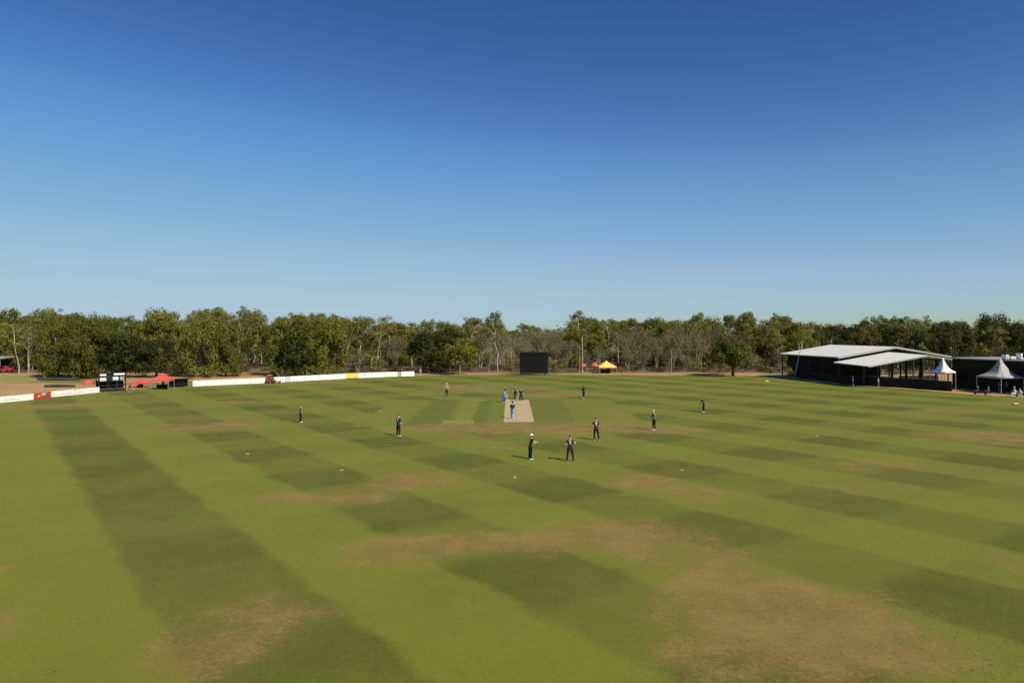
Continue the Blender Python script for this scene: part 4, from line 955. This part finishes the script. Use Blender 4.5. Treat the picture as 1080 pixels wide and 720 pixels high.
def person(px, py, face, label, shirt='kit_black', trousers='trousers_dark', shoes='kit_white', hat='kit_black', hat_kind='cap', skin='fair', pose=None, ht=1.8,
           sleeves=.5, pads=None, gloves=None, number=None, loc=None, cat='person', group=None, stripe=None, seat=None):
    """local frame: +y is forward, +x the person's right side; face = heading of +y, degrees clockwise from the far side (+Y)"""
    ps = dict(lean=4, head=0, la=(nv(-.22, .05, -1), nv(-.05, .3, -1)), ra=(nv(.22, .05, -1), nv(.05, .3, -1)), ll=(nv(-.12, .06, -1), nv(-.04, -.08, -1)), rl=(nv(.12, .04, -1), nv(.04, -.08, -1)), nod=0)
    ps.update(pose or {})
    k = ht / 1.8; le = R(ps['lean']); sp = Vector((0, math.sin(le), math.cos(le))); fw = Vector((0, math.cos(le), -math.sin(le)))
    pel = Vector((0, 0, 0)); J = {}
    for s, key in ((-1, 'll'), (1, 'rl')):
        hip = pel + Vector((s * .095, 0, -.03)); kn = hip + ps[key][0] * .44; an = kn + ps[key][1] * .42; J[key] = (hip, kn, an)
    low = min(J['ll'][2].z, J['rl'][2].z); up_ = Vector((0, 0, -low + .075)); 
    pel = pel + up_; J = {q_: tuple(v + up_ for v in w_) for q_, w_ in J.items()}
    waist = pel + sp * .16; chest = pel + sp * .36; shb = pel + sp * .50; nb = pel + sp * .55; ne = nb + (sp * .75 + Vector((0, 0, .25))).normalized() * .09
    hd = ne + (sp * .3 + Vector((0, .1, .7))).normalized() * .115
    for s, key in ((-1, 'la'), (1, 'ra')):
        sh = shb + Vector((s * .185, 0, -.01)); el = sh + ps[key][0].normalized() * .29; wr = el + ps[key][1].normalized() * .25; J[key] = (sh, el, wr, ps[key][1].normalized())
    root = thing('person', label, cat, loc or P(px, py), -R(face), group); root.scale = (k, k, k)
    # body
    bm = bmesh.new()
    tube(bm, [pel - sp * .06, waist, chest, shb, nb], [.125, .118, .145, .13, .07], 12, .66, (1, 0, 0))
    tube(bm, [nb - sp * .03, ne, hd], [.06, .055, .05], 8)
    yaw = Matrix.Rotation(-R(ps['head']), 4, 'Z') @ Matrix.Rotation(-R(ps['nod'] + ps['lean'] * .4), 4, 'X')
    ball(bm, hd, (.076, .094, .115), 14, yaw)
    def hp(x, y, z): return hd + (yaw @ Vector((x, y, z)))
    tube(bm, [hp(0, .085, .02), hp(0, .108, -.018)], [.012, .018], 6)             # nose
    for s in (-1, 1): ball(bm, hp(s * .077, -.005, -.005), (.012, .02, .03), 8, yaw)  # ears
    ball(bm, hp(0, .06, -.085), (.035, .03, .025), 8, yaw)                          # chin
    for key in ('la', 'ra'):
        sh, el, wr, d = J[key]; tube(bm, [sh + (nb - sh) * .3, sh, sh.lerp(el, .5), el, el.lerp(wr, .35), wr], [.05, .056, .048, .04, .041, .027], 8)
        tube(bm, [wr - d * .02, wr + d * .05, wr + d * .085], [.026, .038, .036], 8, .45)
    for key in ('ll', 'rl'):
        hip, kn, an = J[key]; tube(bm, [hip + Vector((0, 0, .04)), hip.lerp(kn, .3), kn, kn.lerp(an, .3), an], [.085, .085, .058, .056, .038], 9)
        tube(bm, [an + Vector((0, -.05, -.035)), an + Vector((0, .05, -.045)), an + Vector((0, .16, -.055))], [.036, .036, .028], 7)
    me = remeshed(bm, .017)
    b2 = bmesh.new(); b2.from_mesh(me); bpy.data.meshes.remove(me); n0 = len(b2.faces)
    for key in ('la', 'ra'):                                                         # fingers and thumb
        sh, el, wr, d = J[key]; s = -1 if key == 'la' else 1
        sd_ = d.cross(Vector((s, 0, 0))); sd_ = sd_.normalized() if sd_.length > .1 else Vector((0, 1, 0)); pn = Vector((-s, 0, 0)) - d * Vector((-s, 0, 0)).dot(d); pn.normalize()
        for i, (off, ln) in enumerate(((-.028, .058), (-.009, .07), (.01, .075), (.028, .068))):
            a0 = wr + d * .075 + sd_ * off; a1 = a0 + d * ln * .55; a2 = a1 + (d * .6 + pn * .6).normalized() * ln * .5
            tube(b2, [a0, a1, a2], [.010, .009, .007], 5)
        a0 = wr + d * .03 + sd_ * .03; tube(b2, [a0, a0 + (d * .5 + sd_ * .7).normalized() * .04, a0 + (d * .9 + sd_ * .5 + pn * .3).normalized() * .075], [.012, .011, .008], 5)
    n1 = len(b2.faces)
    for s in (-1, 1): ball(b2, hp(s * .030, .083, .012), (.013, .008, .008), 6, yaw)
    n2 = len(b2.faces)
    ball(b2, hp(0, .088, -.052), (.024, .008, .007), 6, yaw)
    b2.faces.ensure_lookup_table()
    for f in b2.faces: f.smooth = True
    for f in b2.faces[n1:n2]: f.material_index = 1
    for f in b2.faces[n2:]: f.material_index = 2
    obj('body', b2, [SK[skin], M['eye'], M['lip']], root)
    # shirt
    bm = bmesh.new()
    tube(bm, [pel - sp * .03, waist, chest, shb, nb - sp * .012], [.148, .142, .165, .15, .075], 12, .70, (1, 0, 0))
    for key in ('la', 'ra'):
        sh, el, wr, d = J[key]
        if sleeves <= .6: tube(bm, [sh + (nb - sh) * .3, sh, sh.lerp(el, .8)], [.062, .070, .062], 8)
        else: tube(bm, [sh + (nb - sh) * .3, sh, el, el.lerp(wr, .9)], [.062, .070, .056, .043], 8)
    link('shirt', remeshed(bm, .02), M[shirt], root)
    if stripe:
        bm = bmesh.new()
        for key in ('la', 'ra'):
            sh, el, wr, d = J[key]; tube(bm, [sh.lerp(el, .45), sh.lerp(el, .86)], [.073, .068], 8)
        obj('sleeve_bands', bm, M[stripe], root, True)
    bm = bmesh.new()
    tube(bm, [pel + sp * .06, pel - sp * .07], [.145, .14], 12, .74, (1, 0, 0))
    for key in ('ll', 'rl'):
        hip, kn, an = J[key]; tube(bm, [hip + Vector((0, 0, .04)), hip.lerp(kn, .3), kn, kn.lerp(an, .4), an + Vector((0, 0, .0))], [.10, .103, .078, .074, .066], 9)
    link('trousers', remeshed(bm, .02), M[trousers], root)
    for key in ('ll', 'rl'):
        hip, kn, an = J[key]; bm = bmesh.new()
        tube(bm, [an + Vector((0, -.075, -.04)), an + Vector((0, -.02, -.03)), an + Vector((0, .08, -.04)), an + Vector((0, .19, -.052))], [.035, .047, .044, .026], 8)
        obj('shoe', bm, M[shoes], root, True)
    bm = bmesh.new(); tube(bm, [pel + sp * .015, pel - sp * .035], [.158, .158], 14, .76, (1, 0, 0)); obj('shirt_hem', bm, M['kit_grey' if shirt in ('kit_black', 'kit_navy') else shirt], root, True)
    # head wear
    bm = bmesh.new()
    if hat_kind == 'hair':
        ball(bm, hp(0, -.016, .022), (.084, .096, .108), 14, yaw)
        g_ = [v for v in bm.verts if (yaw.inverted() @ (v.co - hd)).z < -.02 or ((yaw.inverted() @ (v.co - hd)).y > .05 and (yaw.inverted() @ (v.co - hd)).z < .05)]
        bmesh.ops.delete(bm, geom=g_, context='VERTS'); obj('hair', bm, M['hair'], root, True)
    else:
        r_ = 1.22 if hat_kind == 'helmet' else 1.10
        ball(bm, hp(0, -.005, .022), (.078 * r_, .096 * r_, .105 * r_), 14, yaw)
        cut = -.045 if hat_kind == 'helmet' else .028
        g_ = [v for v in bm.verts if (yaw.inverted() @ (v.co - hd)).z < cut and ((yaw.inverted() @ (v.co - hd)).y > -.02 or hat_kind != 'helmet')]
        bmesh.ops.delete(bm, geom=g_, context='VERTS')
        if hat_kind in ('cap', 'helmet'):
            vs_ = [hp(math.sin(a) * .072, .06 + math.cos(a) * .115, .035 - .02 * math.cos(a)) for a in np.linspace(-1.45, 1.45, 9)]
            poly(bm, vs_, .008)
        else:
            i_, o_ = [], []
            for q_ in range(18):
                a = q_ * math.pi / 9; i_.append(bm.verts.new(hp(math.cos(a) * .08, math.sin(a) * .098, .035))); o_.append(bm.verts.new(hp(math.cos(a) * .16, math.sin(a) * .178, .015)))
            for q_ in range(18): bm.faces.new((i_[q_], o_[q_], o_[(q_ + 1) % 18], i_[(q_ + 1) % 18]))
        o = obj({'cap': 'cap', 'helmet': 'helmet', 'hat': 'sun_hat'}[hat_kind], bm, M[hat], root, True)
        if hat_kind == 'helmet':
            bm = bmesh.new()
            for zz in (-.02, -.045, -.07): tube(bm, [hp(math.sin(a) * .09, math.cos(a) * .125, zz) for a in np.linspace(-1.3, 1.3, 7)], .004, 4)
            obj('face_grille', bm, M['steel'], root)
    if pads:
        for key in ('ll', 'rl'):
            hip, kn, an = J[key]; bm = bmesh.new(); f_ = Vector((0, .045, 0))
            tube(bm, [kn.lerp(hip, .35) + f_, kn + f_ * 1.2, kn.lerp(an, .5) + f_, an + f_ + Vector((0, 0, .0))], [.075, .095, .088, .075], 8, .7, (1, 0, 0)); obj('leg_pad', bm, M[pads], root, True)
    if gloves:
        for key in ('la', 'ra'):
            sh, el, wr, d = J[key]; bm = bmesh.new(); tube(bm, [wr - d * .05, wr + d * .03, wr + d * .1, wr + d * .13], [.045, .058, .058, .04], 8, .7); obj('glove', bm, M[gloves], root, True)
    if number:
        bm = bmesh.new(); c = chest - fw * .122 + sp * .0
        rt = Euler((-le, 0, 0))
        box(bm, c + sp * .02, (.05, .012, .20), rot=rt); box(bm, c - sp * .07, (.13, .012, .035), rot=rt); box(bm, pel + sp * .45 - fw * .112, (.22, .012, .035), rot=rt)
        obj('back_number', bm, M['kit_white'], root)
    return root, J
def bat(root, J, key, tipdir, label, ht=1.8):
    sh, el, wr, d = J[key]; td = Vector(tipdir).normalized(); a = wr + d * .07
    bm = bmesh.new(); tube(bm, [a - td * .12, a + td * .2], .017, 8); h0 = a + td * .2
    o = obj('cricket_bat', bm, M['black']); tag(o, label, 'bat')
    bm = bmesh.new(); tube(bm, [h0, h0 + td * .05, h0 + td * .3, h0 + td * .55], [.03, .053, .054, .052], 8, .45); obj('blade', bm, M['palewood'], o)
    o.matrix_world = Matrix.Translation(root.location) @ root.rotation_euler.to_matrix().to_4x4() @ Matrix.Diagonal((*root.scale, 1))
    return o
G = 'fielding side in black kit'
hips = dict(la=(nv(-.75, -.25, -.75), nv(.85, .35, -.35)), ra=(nv(.75, -.25, -.75), nv(-.85, .35, -.35)), ll=(nv(-.2, .05, -1), nv(-.12, -.05, -1)), rl=(nv(.2, .05, -1), nv(.12, -.05, -1)))
person(316.8, 445.2, 60, 'fielder in dark blue standing alone on the left outfield, furthest left player', 'kit_slate', 'trousers_dark', pose=dict(lean=3), group=G, ht=1.76)
person(420, 459.8, 40, 'tall fielder in dark navy standing left of the square', 'kit_navy', 'trousers_dark', number=True, ht=1.88, group=G)
person(471.2, 417.4, 200, 'umpire in cream top and white sun hat left of the far pitch end', 'kit_cream', 'trousers_dark', 'kit_black', 'kit_white', 'hat', sleeves=.5)
r4, j4 = person(530.3, 424.2, 120, 'batter in light blue leaning forward beside the far left corner of the pitch', 'kit_blue', 'kit_slate', 'kit_white', 'kit_navy', 'helmet', pose=dict(lean=28, nod=-15,
     la=(nv(-.1, .5, -.9), nv(.1, .6, -.7)), ra=(nv(.1, .5, -.9), nv(-.1, .6, -.7)), ll=(nv(-.25, .4, -1), nv(-.1, -.35, -1)), rl=(nv(.25, .4, -1), nv(.1, -.35, -1))), pads='kit_slate', gloves='kit_white', sleeves=.9)
bat(r4, j4, 'ra', (0, .5, -.85), 'bat held by the light blue batter beside the far left corner of the pitch')
person(543.4, 420.6, 180, 'tall umpire in slate blue shirt behind the far end of the pitch', 'kit_slate', 'trousers_dark', 'kit_black', 'kit_navy', 'cap', ht=1.9, sleeves=.5, pose=dict(ll=(nv(-.05, .2, -1), nv(-.02, 0, -1)), rl=(nv(.05, -.2, -1), nv(.02, -.2, -1))))
person(549.6, 423.4, 190, 'bowler in black stooping at the far end of the pitch', 'kit_black', 'trousers_dark', 'kit_white', 'hair', 'hair', pose=dict(lean=16, nod=5, la=(nv(-.5, .2, -.8), nv(.3, .6, -.5)), ra=(nv(.4, .3, -.8), nv(-.1, .6, -.6)),
     ll=(nv(-.15, .3, -1), nv(-.05, -.4, -1)), rl=(nv(.15, .1, -1), nv(.05, -.3, -1))), ht=1.75, group=G)
r7, j7 = person(540.3, 441.3, 15, 'batter in navy top and pale blue pads walking on the clay pitch', 'kit_navy', 'kit_blue', 'kit_white', 'kit_navy', 'helmet', pose=dict(lean=6, la=(nv(-.3, .3, -.9), nv(.1, .8, -.4)), ra=(nv(.25, -.1, -1), nv(0, .3, -1)),
     ll=(nv(-.08, .35, -1), nv(-.03, .0, -1)), rl=(nv(.08, -.25, -1), nv(.03, -.35, -1))), pads='kit_padblue', gloves='kit_padblue', sleeves=.5)
bat(r7, j7, 'ra', (.1, .3, -.9), 'bat carried by the batter walking on the clay pitch')
person(559.3, 484.2, 65, 'wicketkeeper in black kit with white sun hat, pale gloves and leg pads', 'kit_black', 'trousers_dark', 'kit_white', 'kit_white', 'hat', pose=dict(lean=8,
     la=(nv(-.35, .3, -.85), nv(.35, .8, .1)), ra=(nv(.35, .3, -.85), nv(-.3, .8, .15)), head=25), pads='kit_grey', gloves='kit_cream', sleeves=.5, stripe='kit_cream', number=True, ht=1.8, group=G)
person(601.3, 486.2, 0, 'fielder in black with yellow sleeve ends, feet apart, hands on hips, right of the keeper', pose=hips, stripe='kit_yellow', number=True, shoes='kit_grey', ht=1.8, group=G)
person(628.6, 464.0, 350, 'fielder in black with white back number standing right of the pitch, arm bent', number=True, ht=1.86, pose=dict(la=(nv(-.7, .1, -.7), nv(-.1, .7, .4)), ra=(nv(.25, 0, -1), nv(.05, .4, -1)),
     ll=(nv(-.06, .12, -1), nv(-.03, -.02, -1)), rl=(nv(.14, -.15, -1), nv(.08, -.25, -1))), group=G)
person(689.8, 453.2, 250, 'fielder in black and grey, hand raised to his cap, right of the square', 'kit_grey', 'trousers_dark', hat='kit_yellow', ht=1.82, pose=dict(la=(nv(-.8, .3, -.2), nv(.5, .4, .9)), ra=(nv(.3, .1, -1), nv(-.2, .7, -.4)),
     ll=(nv(-.16, .05, -1), nv(-.06, -.05, -1)), rl=(nv(.16, .05, -1), nv(.06, -.05, -1))), group=G)
person(742.2, 434.3, 270, 'fielder in black with hands on knees, furthest right of the players', pose=dict(lean=14, la=(nv(-.6, .3, -.8), nv(.5, .4, -.7)), ra=(nv(.6, .3, -.8), nv(-.5, .4, -.7)), ll=(nv(-.22, .1, -1), nv(-.1, -.15, -1)), rl=(nv(.22, .1, -1), nv(.1, -.15, -1))),
     hat='hair', hat_kind='hair', ht=1.72, group=G)
person(615.6, 420.2, 215, 'fielder in black walking in the distance, right of the far pitch end', pose=dict(lean=10, la=(nv(-.2, .5, -.8), nv(0, .8, -.5)), ra=(nv(.2, -.4, -.9), nv(0, .3, -.9)), ll=(nv(-.08, .35, -1), nv(-.02, -.1, -1)), rl=(nv(.08, -.25, -1), nv(.02, -.5, -1))), skin='brown', ht=1.8, group=G)
# spectators
sit = dict(lean=6, la=(nv(-.15, .3, -.9), nv(.1, .9, -.2)), ra=(nv(.15, .3, -.9), nv(-.1, .9, -.2)), ll=(nv(-.1, 1, -.05), nv(-.02, .05, -1)), rl=(nv(.1, 1, -.05), nv(.02, .05, -1)))
def chair(px, py, face, label, col='white', grp='plastic chairs on the boundary'):
    p = P(px, py); t = thing('plastic_chair', label, 'chair', p, -R(face), grp)
    bm = bmesh.new(); box(bm, (0, .2, .42), (.46, .46, .03), bev=.01); obj('seat', bm, M[col], t)
    bm = bmesh.new(); box(bm, (0, -.04, .68), (.44, .03, .42), rot=Euler((R(8), 0, 0)), bev=.01); obj('backrest', bm, M[col], t)
    for sx in (-1, 1):
        for yy in (.0, .4): bm = bmesh.new(); tube(bm, [(sx * .2, yy, 0), (sx * .2, yy, .42)], .016, 6); obj('leg', bm, M[col], t)
    return p
def seated(px, py, face, clabel, plabel, ccol='white', **kw):
    p = chair(px, py, face, clabel, ccol); f = Vector((math.sin(R(face)), math.cos(R(face)), 0))
    person(0, 0, face, plabel, pose=sit, loc=p + f * .12, **kw)
person(899.8, 407.6, 300, 'spectator in white shirt standing in front of the dark pavilion wall', 'kit_white', 'kit_grey', hat='kit_white', hat_kind='hat', ht=1.7)
person(926.5, 407.9, 280, 'spectator in pale shirt standing by the fence under the veranda', 'kit_white', 'kit_grey', hat='hair', hat_kind='hair', skin='tan', ht=1.6)
seated(1071.5, 418.3, 285, 'white plastic chair at the right edge, left one of two', 'seated spectator in white leaning back, left of the two by the right edge', shirt='kit_white', trousers='kit_white', hat='kit_white', hat_kind='cap')
seated(1077.5, 419.4, 285, 'white plastic chair at the right edge, right one of two', 'seated spectator in white and grey, right of the two by the right edge', shirt='kit_white', trousers='kit_grey', hat='hair', hat_kind='hair')
seated(1033, 417.0, 285, 'black chair left of the larger white tent leg', 'seated spectator in black on the left side of the larger white tent', 'black', shirt='kit_black')
seated(1044, 417.3, 285, 'black chair just left of the larger white tent leg', 'seated spectator in grey top beside the leg of the larger white tent', 'black', shirt='kit_grey')
person(1062, 413.8, 270, 'spectator in grey standing in the shade under the larger white tent', 'kit_grey', 'trousers_dark', hat='hair', hat_kind='hair', ht=1.7)
person(108, 413.0, 90, 'scorer in grey standing behind the left half of the scoreboard frame', 'kit_grey', 'trousers_dark', hat='hair', hat_kind='hair', ht=1.55, loc=P(108, 412.6) + Vector((0, .7, .39)))
person(121, 412.2, 95, 'scorer in yellow shirt standing behind the middle of the scoreboard frame', 'kit_yellow', 'kit_white', hat='hair', hat_kind='hair', ht=1.55, loc=P(121, 412.0) + Vector((0, .7, .39)))
person(127.5, 411.8, 80, 'scorer in pale shirt standing behind the right half of the scoreboard frame', 'kit_white', 'kit_grey', hat='hair', hat_kind='hair', ht=1.55, loc=P(127.5, 411.6) + Vector((0, .7, .39)))
person(135.8, 413.2, 110, 'person in black crouching beside the right post of the scoreboard', 'kit_black', 'kit_grey', ht=1.6, pose=dict(lean=30, nod=-20, ll=(nv(-.2, .9, -.25), nv(-.05, -.5, -.85)), rl=(nv(.2, .9, -.25), nv(.05, -.5, -.85))))
person(172, 410.3, 130, 'person in grey standing in the shade under the larger red marquee', 'kit_grey', 'trousers_dark', ht=1.6)
person(634.5, 393.4, 170, 'person in dark clothes under the left side of the yellow marquee', 'kit_black', 'trousers_dark', ht=1.6)
person(644.8, 393.6, 190, 'person in pale blue shirt under the right side of the yellow marquee', 'kit_padblue', 'kit_cream', ht=1.7)
person(443.5, 396.2, 200, 'spectator in pale shirt standing at the right end of the row of boards', 'kit_cream', 'kit_cream', hat='hair', hat_kind='hair', ht=1.65)
print('objects', len(bpy.data.objects))
